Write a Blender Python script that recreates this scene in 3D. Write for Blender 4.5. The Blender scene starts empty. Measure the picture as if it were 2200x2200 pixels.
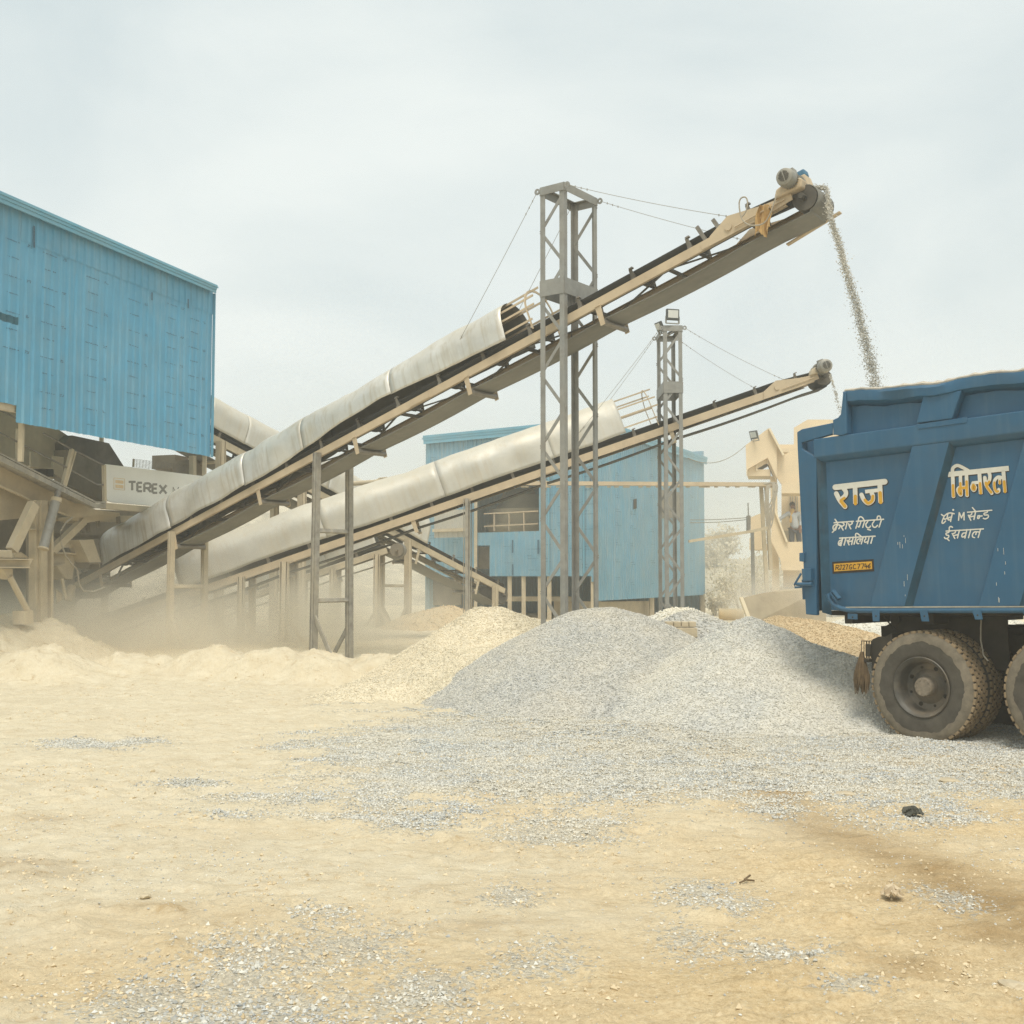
import bpy, bmesh, math, random
import numpy as np
from mathutils import Vector, Matrix
R = math.radians
random.seed(7); np.random.seed(7)
scene = bpy.context.scene
COL = scene.collection

# ------------------------------------------------------------------ camera
CAM_H = 1.6
PITCH = math.atan(137.0 / 2400.0)
cd = bpy.data.cameras.new('camera'); cam = bpy.data.objects.new('camera', cd); COL.objects.link(cam)
cd.sensor_width = 36.0; cd.lens = 36.0 * 2400.0 / 2200.0
cd.clip_start = 0.1; cd.clip_end = 5000.0
cam.location = (0, 0, CAM_H); cam.rotation_euler = (R(90) + PITCH, 0, 0)
scene.camera = cam
scene.render.resolution_x = 1024; scene.render.resolution_y = 1024

# ------------------------------------------------------------------ sky, sun, exposure
SUN_EL, SUN_AZ = R(64), R(178)          # azimuth clockwise from +Y (the camera looks along +Y)
W = bpy.data.worlds.new("World"); scene.world = W; W.use_nodes = True
wn, wl = W.node_tree.nodes, W.node_tree.links; wn.clear()
out = wn.new('ShaderNodeOutputWorld'); bg = wn.new('ShaderNodeBackground')
sky = wn.new('ShaderNodeTexSky'); sky.sky_type = 'NISHITA'; sky.sun_disc = False
sky.sun_elevation = SUN_EL; sky.sun_rotation = SUN_AZ; sky.dust_density = 4.0; sky.air_density = 1.0
tcw = wn.new('ShaderNodeTexCoord'); mpw = wn.new('ShaderNodeMapping'); mpw.inputs['Scale'].default_value = (1.0, 1.0, 2.0)
nz = wn.new('ShaderNodeTexNoise'); nz.inputs['Scale'].default_value = 2.1; nz.inputs['Detail'].default_value = 6; nz.inputs['Roughness'].default_value = 0.5
nz.inputs['Distortion'].default_value = 0.4
rp = wn.new('ShaderNodeValToRGB'); rp.color_ramp.elements[0].position = 0.34; rp.color_ramp.elements[1].position = 0.64
rp.color_ramp.elements[0].color = (5.4, 6.15, 6.3, 1); rp.color_ramp.elements[1].color = (7.3, 7.75, 7.55, 1)
mx = wn.new('ShaderNodeMixRGB'); mx.inputs[0].default_value = 0.92
wl.new(tcw.outputs['Generated'], mpw.inputs[0]); wl.new(mpw.outputs[0], nz.inputs['Vector'])
wl.new(nz.outputs['Fac'], rp.inputs[0]); wl.new(sky.outputs[0], mx.inputs[1]); wl.new(rp.outputs[0], mx.inputs[2])
wl.new(mx.outputs[0], bg.inputs['Color']); bg.inputs['Strength'].default_value = 0.102
wl.new(bg.outputs[0], out.inputs['Surface'])
sl = bpy.data.lights.new('sun', 'SUN'); sl.energy = 2.3; sl.angle = R(24); sl.color = (1.0, 0.94, 0.84)
sun = bpy.data.objects.new('sun', sl); COL.objects.link(sun)
sdir = Vector((math.sin(SUN_AZ) * math.cos(SUN_EL), math.cos(SUN_AZ) * math.cos(SUN_EL), math.sin(SUN_EL)))
sun.rotation_euler = (-sdir).to_track_quat('-Z', 'Y').to_euler(); sun.location = (0, -5, 30)
vs = scene.view_settings
vs.view_transform = 'Standard'; vs.look = 'None'; vs.gamma = 1.0; vs.use_curve_mapping = False; vs.exposure = 0.31
scene.cycles.max_bounces = 8; scene.cycles.volume_bounces = 3
scene.cycles.volume_step_rate = 2.0; scene.cycles.volume_max_steps = 128
scene.cycles.use_denoising = True; scene.cycles.denoiser = 'OPENIMAGEDENOISE'; scene.cycles.denoising_prefilter = 'NONE'

# ------------------------------------------------------------------ survey helpers: photo pixel -> point in the place
FWD = Vector((0, math.cos(PITCH), math.sin(PITCH))); UPV = Vector((0, -math.sin(PITCH), math.cos(PITCH)))
CAMP = Vector((0, 0, CAM_H))
def ray(px, py):
    return Vector((1, 0, 0)) * ((px - 1100) / 2400) + FWD + UPV * ((1100 - py) / 2400)
def at(px, py, Y):
    d = ray(px, py); return CAMP + d * (Y / d.y)
def gz(px, py, z=0.0):
    d = ray(px, py); return CAMP + d * ((z - CAM_H) / d.z)
def plane_hit(px, py, p0, n):
    d = ray(px, py); return CAMP + d * ((p0 - CAMP).dot(n) / d.dot(n))

# ------------------------------------------------------------------ numpy noise
def _hash(ix, iy, s):
    h = (ix.astype(np.int64) * 374761393 + iy.astype(np.int64) * 668265263 + s * 974711) & 0xffffffff
    h = ((h ^ (h >> 13)) * 1274126177) & 0xffffffff
    return ((h ^ (h >> 16)) & 0xffff) / 65535.0
def vnoise(x, y, s=0):
    x = np.asarray(x, float); y = np.asarray(y, float)
    ix = np.floor(x); iy = np.floor(y); fx = x - ix; fy = y - iy
    fx = fx * fx * (3 - 2 * fx); fy = fy * fy * (3 - 2 * fy)
    a = _hash(ix, iy, s); b = _hash(ix + 1, iy, s); c = _hash(ix, iy + 1, s); d = _hash(ix + 1, iy + 1, s)
    return (a + (b - a) * fx) * (1 - fy) + (c + (d - c) * fx) * fy - 0.5
def fbm(x, y, s=0, o=4):
    t = 0; a = 1.0; f = 1.0
    for i in range(o):
        t = t + a * vnoise(x * f, y * f, s + i * 17); a *= 0.5; f *= 2.03
    return t
def sstep(a, b, x):
    t = np.clip((x - a) / (b - a), 0, 1); return t * t * (3 - 2 * t)

# ------------------------------------------------------------------ materials
def mat(name, c, rough=0.7, metal=0.0, var=0.12, vscale=3.0, dust=0.0, dustc=(0.50, 0.42, 0.29), streak=0.0, streakc=None,
        bump=0.0, bscale=40.0, spec=0.3, grime=0.0, grimec=(0.09, 0.07, 0.05)):
    m = bpy.data.materials.new(name); m.use_nodes = True
    n, l = m.node_tree.nodes, m.node_tree.links; n.clear()
    o = n.new('ShaderNodeOutputMaterial'); b = n.new('ShaderNodeBsdfPrincipled'); l.new(b.outputs[0], o.inputs[0])
    b.inputs['Roughness'].default_value = rough; b.inputs['Metallic'].default_value = metal
    b.inputs['Specular IOR Level'].default_value = spec
    tc = n.new('ShaderNodeTexCoord')
    nz = n.new('ShaderNodeTexNoise'); nz.inputs['Scale'].default_value = vscale; nz.inputs['Detail'].default_value = 5; nz.inputs['Roughness'].default_value = 0.65
    l.new(tc.outputs['Object'], nz.inputs['Vector'])
    r = n.new('ShaderNodeValToRGB'); r.color_ramp.elements[0].position = 0.3; r.color_ramp.elements[1].position = 0.7
    lo = [max(0, x * (1 - var)) for x in c]; hi = [min(1, x * (1 + var)) for x in c]
    r.color_ramp.elements[0].color = (*lo, 1); r.color_ramp.elements[1].color = (*hi, 1)
    l.new(nz.outputs['Fac'], r.inputs[0]); cur = r.outputs[0]
    def mixin(fac, colr):
        nonlocal cur
        mm = n.new('ShaderNodeMixRGB'); l.new(fac, mm.inputs[0]); l.new(cur, mm.inputs[1]); mm.inputs[2].default_value = (*colr, 1); cur = mm.outputs[0]
    def noise_mask(scale_vec, scale, p0, p1, amt, detail=6):
        mp = n.new('ShaderNodeMapping'); mp.inputs['Scale'].default_value = scale_vec; l.new(tc.outputs['Object'], mp.inputs[0])
        k = n.new('ShaderNodeTexNoise'); k.inputs['Scale'].default_value = scale; k.inputs['Detail'].default_value = detail; k.inputs['Roughness'].default_value = 0.6
        l.new(mp.outputs[0], k.inputs['Vector'])
        mr = n.new('ShaderNodeMapRange'); mr.inputs[1].default_value = p0; mr.inputs[2].default_value = p1; mr.inputs[3].default_value = 0; mr.inputs[4].default_value = amt
        l.new(k.outputs['Fac'], mr.inputs[0]); return mr.outputs[0]
    if grime: mixin(noise_mask((1, 1, 1), 2.3, 0.5, 0.75, grime), grimec)
    if streak: mixin(noise_mask((7, 7, 0.5), 1.6, 0.5, 0.72, streak), streakc or dustc)
    if dust:
        mixin(noise_mask((1, 1, 1), 1.7, 0.35, 0.75, dust), dustc)
        # dust that has settled on faces turned up
        ge = n.new('ShaderNodeNewGeometry'); sx = n.new('ShaderNodeSeparateXYZ'); l.new(ge.outputs['Normal'], sx.inputs[0])
        mr = n.new('ShaderNodeMapRange'); mr.inputs[1].default_value = 0.25; mr.inputs[2].default_value = 0.95; mr.inputs[3].default_value = 0; mr.inputs[4].default_value = min(0.9, dust * 1.3)
        l.new(sx.outputs['Z'], mr.inputs[0]); mixin(mr.outputs[0], dustc)
    l.new(cur, b.inputs['Base Color'])
    if bump:
        k = n.new('ShaderNodeTexNoise'); k.inputs['Scale'].default_value = bscale; k.inputs['Detail'].default_value = 4; l.new(tc.outputs['Object'], k.inputs['Vector'])
        bp = n.new('ShaderNodeBump'); bp.inputs['Strength'].default_value = bump; bp.inputs['Distance'].default_value = 0.02
        l.new(k.outputs['Fac'], bp.inputs['Height']); l.new(bp.outputs[0], b.inputs['Normal'])
    return m
DUST = (0.50, 0.42, 0.29)
M = {}
M['galv'] = mat('galvanised_sheet', (0.64, 0.635, 0.60), 0.42, 0.35, 0.22, 1.3, dust=0.45, dustc=(0.60, 0.53, 0.39), streak=0.6, streakc=(0.36, 0.29, 0.18), grime=0.25, grimec=(0.34, 0.325, 0.275), bump=0.3, bscale=3.0)
M['galv2'] = mat('galvanised_sheet_pale', (0.54, 0.53, 0.48), 0.5, 0.2, 0.14, 1.4, dust=0.45, dustc=(0.64, 0.57, 0.43), streak=0.4, streakc=(0.44, 0.36, 0.24), grime=0.25, grimec=(0.36, 0.34, 0.28), bump=0.2, bscale=3.5)
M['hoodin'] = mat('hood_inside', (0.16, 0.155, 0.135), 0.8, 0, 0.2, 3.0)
M['tan'] = mat('tan_painted_steel', (0.50, 0.40, 0.27), 0.75, 0, 0.12, 4.0, dust=0.35, dustc=(0.58, 0.49, 0.34), grime=0.25, grimec=(0.28, 0.2, 0.12))
M['dusty'] = mat('dust_coated_steel', (0.50, 0.425, 0.30), 0.9, 0, 0.15, 3.0, dust=0.6, grime=0.35, grimec=(0.17, 0.15, 0.12))
M['dustdark'] = mat('dark_dusty_steel', (0.19, 0.165, 0.125), 0.9, 0, 0.25, 2.5, dust=0.35, dustc=(0.40, 0.33, 0.23))
M['steel'] = mat('grey_painted_steel', (0.27, 0.27, 0.25), 0.55, 0.3, 0.18, 6.0, dust=0.22, dustc=(0.42, 0.35, 0.25), grime=0.3, grimec=(0.12, 0.09, 0.06))
M['steel2'] = mat('weathered_steel', (0.30, 0.285, 0.25), 0.6, 0.25, 0.3, 9.0, dust=0.4, dustc=(0.46, 0.39, 0.27), streak=0.4, streakc=(0.5, 0.43, 0.3))
M['belt'] = mat('rubber_belt', (0.045, 0.045, 0.042), 0.75, 0, 0.2, 2.0)
M['belt2'] = mat('dusty_rubber_belt', (0.20, 0.195, 0.17), 0.8, 0, 0.15, 1.5, streak=0.3, streakc=(0.27, 0.25, 0.2))
M['beltdust'] = mat('pale_dusty_belt', (0.12, 0.115, 0.1), 0.85, 0, 0.2, 1.5)
M['darksteel'] = mat('dark_idler_steel', (0.075, 0.07, 0.06), 0.6, 0.2, 0.3, 6.0, dust=0.2)
M['roller'] = mat('worn_roller', (0.22, 0.20, 0.17), 0.45, 0.4, 0.2, 8.0)
M['blue'] = mat('blue_sheet', (0.095, 0.325, 0.49), 0.55, 0, 0.10, 1.2, dust=0.15, dustc=(0.40, 0.45, 0.42), streak=0.22, streakc=(0.38, 0.42, 0.38))
M['bluetrim'] = mat('blue_flashing', (0.13, 0.36, 0.49), 0.5, 0, 0.08, 1.0, dust=0.15)
M['bluefar'] = mat('blue_sheet_hazed', (0.14, 0.32, 0.435), 0.6, 0, 0.12, 1.0, dust=0.3, dustc=(0.40, 0.43, 0.40), streak=0.4, streakc=(0.40, 0.42, 0.37))  # blue sheet paled in colour for the air haze, with dust streaks
M['bluedark'] = mat('blue_sheet_deep', (0.05, 0.15, 0.32), 0.55, 0, 0.08, 1.0)
M['print'] = mat('printed_ink', (0.055, 0.12, 0.17), 0.7, 0, 0.4, 30.0)
M['cream'] = mat('cream_render', (0.71, 0.575, 0.385), 0.85, 0, 0.06, 1.5, dust=0.15, dustc=(0.6, 0.5, 0.34), bump=0.1, bscale=30)
M['creamlight'] = mat('cream_coping', (0.74, 0.63, 0.44), 0.85, 0, 0.05, 1.5)
M['white'] = mat('white_panel', (0.80, 0.79, 0.73), 0.6, 0, 0.04, 1.5, dust=0.2, dustc=(0.58, 0.52, 0.4))
M['windowlight'] = mat('window_light_white', (0.74, 0.74, 0.69), 0.8, 0, 0.04, 1.0)
M['greyletter'] = mat('grey_lettering', (0.26, 0.25, 0.22), 0.7, 0, 0.1, 4.0)
M['orange'] = mat('faded_orange_print', (0.72, 0.55, 0.33), 0.7, 0, 0.1, 6.0)
M['greysheet'] = mat('grey_corrugated', (0.42, 0.41, 0.36), 0.7, 0, 0.1, 1.5, dust=0.4)
M['truck'] = mat('truck_blue_paint', (0.018, 0.094, 0.180), 0.45, 0, 0.10, 1.4, dust=0.08, dustc=(0.22, 0.25, 0.24), streak=0.16, streakc=(0.13, 0.20, 0.235), grime=0.22, grimec=(0.075, 0.09, 0.09), spec=0.4, bump=0.12, bscale=2.2)
M['truckdust'] = mat('truck_ledge_dust', (0.36, 0.34, 0.28), 0.9, 0, 0.25, 14.0)
M['mudshade'] = mat('mud_and_shade_on_bevel', (0.022, 0.072, 0.115), 0.8, 0, 0.25, 7.0, streak=0.55, streakc=(0.07, 0.068, 0.055))  # mud streaks over truck blue darkened for the shade on the bevels
M['lip'] = mat('worn_truck_lip', (0.50, 0.45, 0.37), 0.8, 0, 0.25, 6.0)
M['chassis'] = mat('chassis_black', (0.022, 0.019, 0.015), 0.8, 0, 0.4, 5.0, dust=0.08)
M['rubber'] = mat('tyre_rubber', (0.082, 0.073, 0.058), 0.85, 0, 0.25, 9.0, grime=0.35, grimec=(0.13, 0.11, 0.08))
M['tread'] = mat('dusty_tread', (0.27, 0.20, 0.12), 0.9, 0, 0.3, 9.0)
M['sidewalldust'] = mat('sidewall_dust', (0.20, 0.17, 0.125), 0.9, 0, 0.25, 12.0)
M['rim'] = mat('rim_paint', (0.085, 0.08, 0.068), 0.5, 0.1, 0.3, 7.0, grime=0.75, grimec=(0.24, 0.185, 0.12))
M['hub'] = mat('hub_dust', (0.24, 0.20, 0.15), 0.8, 0, 0.25, 16.0)
M['paintwhite'] = mat('lettering_white', (0.66, 0.64, 0.56), 0.6, 0, 0.08, 12.0)
M['paintyellow'] = mat('lettering_yellow', (0.62, 0.34, 0.035), 0.6, 0, 0.08, 12.0)
M['paintblack'] = mat('lettering_black', (0.035, 0.028, 0.02), 0.6, 0, 0.2, 12.0)
M['plate'] = mat('number_panel_yellow', (0.63, 0.34, 0.04), 0.55, 0, 0.06, 12.0)
M['motor'] = mat('motor_grey', (0.26, 0.255, 0.225), 0.5, 0.2, 0.12, 9.0, dust=0.3)
M['motorblue'] = mat('motor_blue', (0.05, 0.16, 0.26), 0.55, 0, 0.15, 9.0, dust=0.2)
M['rag'] = mat('tan_sacking', (0.50, 0.33, 0.14), 0.9, 0, 0.3, 9.0)
M['tassel'] = mat('dirty_rope_tassel', (0.13, 0.09, 0.05), 0.95, 0, 0.45, 14.0)
M['cable'] = mat('dusty_cable', (0.36, 0.32, 0.25), 0.8, 0, 0.1, 6.0)
M['wire'] = mat('steel_wire', (0.30, 0.28, 0.23), 0.6, 0.2, 0.1, 6.0)
M['glassgrey'] = mat('lamp_glass', (0.62, 0.62, 0.57), 0.25, 0, 0.05, 4.0)
M['lampblack'] = mat('lamp_body', (0.07, 0.075, 0.07), 0.5, 0, 0.1, 4.0)
M['brick'] = mat('dusty_brick', (0.50, 0.42, 0.29), 0.9, 0, 0.15, 6.0, bump=0.3, bscale=18)
M['dustbrown'] = mat('brown_dusty_plate', (0.34, 0.28, 0.19), 0.9, 0, 0.2, 2.0, dust=0.3)
M['drum'] = mat('ochre_drum', (0.52, 0.37, 0.17), 0.7, 0, 0.12, 3.0, dust=0.35)
M['skin'] = mat('skin', (0.20, 0.10, 0.06), 0.6, 0, 0.05)
M['hair'] = mat('hair', (0.02, 0.017, 0.014), 0.8)
M['shirt'] = mat('pale_grey_shirt', (0.42, 0.44, 0.45), 0.85)
M['trouser'] = mat('dark_trousers', (0.07, 0.075, 0.085), 0.9)
M['scarf'] = mat('ochre_scarf', (0.52, 0.33, 0.12), 0.9)
M['bark'] = mat('dry_stem', (0.52, 0.45, 0.34), 0.9)
M['leaf'] = mat('dry_leaf', (0.62, 0.55, 0.40), 0.9, 0, 0.3, 3.0)
M['cloth'] = mat('dark_cloth_scrap', (0.085, 0.085, 0.07), 0.9, 0, 0.5, 16.0)
M['rock'] = mat('grey_stone', (0.30, 0.31, 0.30), 0.85, 0, 0.25, 7.0, dust=0.3, bump=0.3, bscale=20)

# ------------------------------------------------------------------ mesh builder
class MB:
    def __init__(s): s.v = []; s.f = []; s.m = []
    def add(s, vs, fs, mi=0):
        b = len(s.v); s.v += [tuple(v) for v in vs]; s.f += [tuple(b + i for i in f) for f in fs]; s.m += [mi] * len(fs)
    def box(s, c, sx, sy, sz, mi=0):
        x, y, z = c; a, b, d = sx / 2, sy / 2, sz / 2
        s.add([(x + i * a, y + j * b, z + k * d) for i in (-1, 1) for j in (-1, 1) for k in (-1, 1)],
              [(0, 1, 3, 2), (4, 6, 7, 5), (0, 4, 5, 1), (2, 3, 7, 6), (0, 2, 6, 4), (1, 5, 7, 3)], mi)
    def beam(s, p, q, w, h, up=(0, 0, 1), mi=0):
        p = Vector(p); q = Vector(q); d = (q - p).normalized(); u = Vector(up)
        a = d.cross(u)
        if a.length < 1e-4: a = d.cross(Vector((1, 0, 0)))
        a.normalize(); u = a.cross(d).normalized()
        vs = [e + a * (i * w / 2) + u * (j * h / 2) for e in (p, q) for i, j in ((-1, -1), (1, -1), (1, 1), (-1, 1))]
        s.add(vs, [(0, 1, 2, 3), (4, 7, 6, 5), (0, 4, 5, 1), (1, 5, 6, 2), (2, 6, 7, 3), (3, 7, 4, 0)], mi)
    def angle(s, p, q, w, t, ua, ub, mi=0):
        """L section between p and q: flanges along ua and ub"""
        p = Vector(p); q = Vector(q); ua = Vector(ua); ub = Vector(ub)
        prof = [(0, 0), (w, 0), (w, t), (t, t), (t, w), (0, w)]
        vs = [e + ua * a + ub * b for e in (p, q) for a, b in prof]
        fs = [tuple(range(5, -1, -1)), tuple(range(6, 12))] + [(i, (i + 1) % 6, 6 + (i + 1) % 6, 6 + i) for i in range(6)]
        s.add(vs, fs, mi)
    def tube(s, p, q, r, n=10, r2=None, cap=True, mi=0):
        p = Vector(p); q = Vector(q); d = (q - p).normalized()
        a = d.cross(Vector((0, 0, 1)))
        if a.length < 1e-3: a = d.cross(Vector((1, 0, 0)))
        a.normalize(); b = d.cross(a); r2 = r if r2 is None else r2
        vs = [p + (a * math.cos(2 * math.pi * i / n) + b * math.sin(2 * math.pi * i / n)) * r for i in range(n)] + \
             [q + (a * math.cos(2 * math.pi * i / n) + b * math.sin(2 * math.pi * i / n)) * r2 for i in range(n)]
        fs = [(i, (i + 1) % n, n + (i + 1) % n, n + i) for i in range(n)]
        if cap: fs += [tuple(range(n - 1, -1, -1)), tuple(range(n, 2 * n))]
        s.add(vs, fs, mi)
    def path(s, pts, r, n=6, mi=0):
        pts = [Vector(p) for p in pts]; rings = []
        for i, p in enumerate(pts):
            d = (pts[min(i + 1, len(pts) - 1)] - pts[max(i - 1, 0)]).normalized()
            a = d.cross(Vector((0.13, 0.21, 1))).normalized(); b = d.cross(a)
            rr = r[i] if isinstance(r, (list, tuple)) else r
            rings.append([p + (a * math.cos(2 * math.pi * k / n) + b * math.sin(2 * math.pi * k / n)) * rr for k in range(n)])
        vs = [v for rg in rings for v in rg]; fs = []
        for i in range(len(pts) - 1):
            fs += [(i * n + k, i * n + (k + 1) % n, (i + 1) * n + (k + 1) % n, (i + 1) * n + k) for k in range(n)]
        fs += [tuple(range(n - 1, -1, -1)), tuple((len(pts) - 1) * n + k for k in range(n))]
        s.add(vs, fs, mi)
    def prism(s, pts, vec, mi=0):
        pts = [Vector(p) for p in pts]; vec = Vector(vec); n = len(pts)
        s.add(pts + [p + vec for p in pts], [tuple(range(n)), tuple(range(2 * n - 1, n - 1, -1))] + [(i, n + i, n + (i + 1) % n, (i + 1) % n) for i in range(n)], mi)
    def quad(s, a, b, c, d, mi=0): s.add([a, b, c, d], [(0, 1, 2, 3)], mi)
    def lathe(s, prof, o, ax, n=48, mi=0, close=False):
        """prof: (radius, along) pairs; axis ax from o"""
        o = Vector(o); ax = Vector(ax).normalized(); a = ax.cross(Vector((0, 0, 1)))
        if a.length < 1e-3: a = ax.cross(Vector((1, 0, 0)))
        a.normalize(); b = ax.cross(a)
        vs = [o + ax * h + (a * math.cos(2 * math.pi * k / n) + b * math.sin(2 * math.pi * k / n)) * r for r, h in prof for k in range(n)]
        fs = []; m = len(prof)
        for i in range(m - 1 if not close else m):
            j = (i + 1) % m
            fs += [(i * n + k, i * n + (k + 1) % n, j * n + (k + 1) % n, j * n + k) for k in range(n)]
        s.add(vs, fs, mi)
    def build(s, name, mats, parent=None, smooth=False, bevel=0.0, mw=None, recalc=True):
        me = bpy.data.meshes.new(name); me.from_pydata(s.v, [], s.f)
        ms = mats if isinstance(mats, (list, tuple)) else [mats]
        for k in ms: me.materials.append(M[k] if isinstance(k, str) else k)
        me.polygons.foreach_set('material_index', s.m)
        if recalc:
            bm = bmesh.new(); bm.from_mesh(me); bmesh.ops.recalc_face_normals(bm, faces=bm.faces); bm.to_mesh(me); bm.free()
        if smooth:
            me.polygons.foreach_set('use_smooth', [True] * len(me.polygons))
            try: me.set_sharp_from_angle(angle=R(38))
            except Exception: pass
        me.update()
        o = bpy.data.objects.new(name, me); COL.objects.link(o)
        if parent is not None: o.parent = parent
        if mw is not None: o.matrix_world = mw
        if bevel:
            bv = o.modifiers.new('bevel', 'BEVEL'); bv.width = bevel; bv.segments = 2; bv.limit_method = 'ANGLE'; bv.angle_limit = R(40)
        return o
def tag(o, label=None, cat=None, group=None, kind=None):
    if label: o['label'] = label
    if cat: o['category'] = cat
    if group: o['group'] = group
    if kind: o['kind'] = kind
    return o
def empty(name, label, cat, loc=(0, 0, 0), mw=None, group=None):
    o = bpy.data.objects.new(name, None); COL.objects.link(o); o.empty_display_size = 0.2
    o.location = loc
    if mw is not None: o.matrix_world = mw
    return tag(o, label, cat, group)
def frame(o, x, y, z):
    m = Matrix.Identity(4)
    for i, a in enumerate((x, y, z)):
        for k in range(3): m[k][i] = a[k]
    for k in range(3): m[k][3] = o[k]
    return m
def np_mesh(name, V, F, mats, parent=None, smooth=True, attrs=None, mi=None):
    me = bpy.data.meshes.new(name); V = np.asarray(V, np.float32); F = np.asarray(F, np.int32); k = F.shape[1]
    me.vertices.add(len(V)); me.vertices.foreach_set('co', V.ravel())
    me.loops.add(F.size); me.loops.foreach_set('vertex_index', F.ravel())
    me.polygons.add(len(F)); me.polygons.foreach_set('loop_start', np.arange(0, F.size, k, dtype=np.int32))
    try: me.polygons.foreach_set('loop_total', np.full(len(F), k, np.int32))
    except Exception: pass
    if mi is not None: me.polygons.foreach_set('material_index', np.asarray(mi, np.int32))
    me.polygons.foreach_set('use_smooth', np.full(len(F), bool(smooth)))
    for a, d in (attrs or {}).items():
        at_ = me.attributes.new(a, 'FLOAT', 'POINT'); at_.data.foreach_set('value', np.asarray(d, np.float32))
    for m_ in (mats if isinstance(mats, list) else [mats]): me.materials.append(m_)
    me.update(calc_edges=True); me.validate()
    o = bpy.data.objects.new(name, me); COL.objects.link(o)
    if parent is not None: o.parent = parent
    return o
# ------------------------------------------------------------------ ground
HEAPS = []   # x, y, sx, sy, h : drifts of crusher dust that are part of the ground
def heap(px, py, Y, sx, sy, extra=0.0):
    p = at(px, py, Y); HEAPS.append((p.x, p.y, sx, sy, p.z + extra))
heap(20, 1325, 18.6, 1.3, 0.9); heap(-120, 1320, 18.0, 1.5, 1.1)
heap(200, 1412, 17.0, 0.35, 0.3, -0.1); heap(130, 1400, 17.4, 0.8, 0.5, -0.12)
heap(300, 1402, 17.5, 0.8, 0.5); heap(455, 1396, 17.3, 0.75, 0.45); heap(590, 1398, 17.0, 0.7, 0.4); heap(700, 1402, 16.7, 0.6, 0.35); heap(820, 1392, 16.8, 0.55, 0.35); heap(100, 1385, 17.0, 0.8, 0.5)
heap(400, 1375, 19.2, 0.9, 0.6, -0.2); heap(560, 1382, 18.3, 0.9, 0.55, -0.2)
heap(690, 1378, 17.9, 0.6, 0.4, -0.2); heap(810, 1368, 17.4, 0.45, 0.3, -0.2)
heap(620, 1345, 22.5, 1.2, 0.9, -0.3); heap(520, 1330, 23.5, 1.0, 0.8, -0.3); heap(740, 1360, 21.0, 0.8, 0.5, -0.3)
def base_z(x, y):
    left = 1 - sstep(-1.5, 3.0, x - 0.05 * (y - 15))
    z = sstep(15.2, 20.5, y) * (0.10 + 0.22 * left) + 0.0 * x
    z = z * (1 - sstep(30, 60, y) * 0.6)
    return z
def ground_z(x, y, fine=True):
    x = np.asarray(x, float); y = np.asarray(y, float)
    z = base_z(x, y)
    hz = 0.0 * x
    wob = fbm(x * 0.9, y * 0.9, 3, 4)
    for hx, hy, sx, sy, h in HEAPS:
        b = base_z(np.array(hx), np.array(hy))
        g = np.exp(-(((x - hx) / sx) ** 2 + ((y - hy) / sy) ** 2) ** 1.3)
        hz = np.maximum(hz, (h - float(b)) * g * (1 + 0.45 * wob))
    z = z + hz
    heapy = sstep(0.02, 0.2, hz)
    z = z + 0.05 * fbm(x * 0.5, y * 0.5, 11, 3) * sstep(2, 8, y)
    far = np.clip(8 / np.maximum(y, 1), 0.3, 1.0)
    rut = fbm(x * 1.6 + 0.6 * y, y * 2.6, 21, 4)
    z = z + 0.045 * rut * (0.5 + heapy * 1.8)
    rd = 1 - np.abs(fbm(x * 2.2 + 0.5 * y, y * 4.2, 25, 4)) * 2.2
    z = z + 0.030 * np.clip(rd, 0, 1) ** 3 * sstep(-0.1, 0.35, fbm(x * 0.7, y * 0.7, 27, 2)) + heapy * 0.05 * np.clip(fbm(x * 3.1, y * 3.1, 29, 4), 0, 1)
    if fine:
        cr = fbm(x * 7, y * 7, 31, 4)
        z = z + (0.020 * cr + 0.022 * np.clip(np.abs(cr) - 0.12, 0, 1)) * (1 + 2.2 * heapy)
        z = z + 0.0055 * fbm(x * 30, y * 30, 41, 3)
    return z
def gzs(x, y): return float(ground_z(np.array([x]), np.array([y]), False)[0])
def pxell(px, py, rx, ry):
    c = gz(px, py); a = gz(px + rx, py); b = gz(px, py - ry); d = gz(px, py + ry)
    return (c.x, c.y, abs(a.x - c.x), abs(b.y - d.y) / 2)
GRAVEL = [pxell(*e) for e in [
    (205, 1600, 110, 12), (560, 1717, 90, 12), (420, 1690, 90, 6), (640, 2080, 250, 60), (560, 2150, 140, 60), (900, 2120, 130, 60), (760, 2010, 120, 30),
    (300, 2150, 120, 40), (1500, 1925, 70, 28), (1580, 1950, 60, 20), (1660, 2040, 80, 30), (1740, 2055, 60, 20), (2030, 1935, 60, 22), (1480, 2010, 60, 40),
    (1120, 2050, 90, 40), (900, 1760, 90, 20), (1200, 1780, 120, 25), (1650, 1740, 60, 20), (1090, 1920, 60, 20), (1830, 2120, 60, 14), (700, 1960, 60, 12)]]
DAMP = [pxell(*e) for e in [(2150, 1960, 170, 70), (2120, 2010, 120, 40),
    (60, 1865, 120, 26), (90, 1755, 70, 9), (310, 1952, 90, 10), (620, 1900, 70, 8), (1900, 2090, 160, 30), (330, 2130, 120, 24), (480, 1975, 160, 20), (1080, 1985, 120, 14), (850, 1905, 70, 10)]]
def ell(x, y, e, k=1.0):
    return np.exp(-(((x - e[0]) / e[2]) ** 2 + ((y - e[1]) / e[3]) ** 2) * k)
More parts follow.
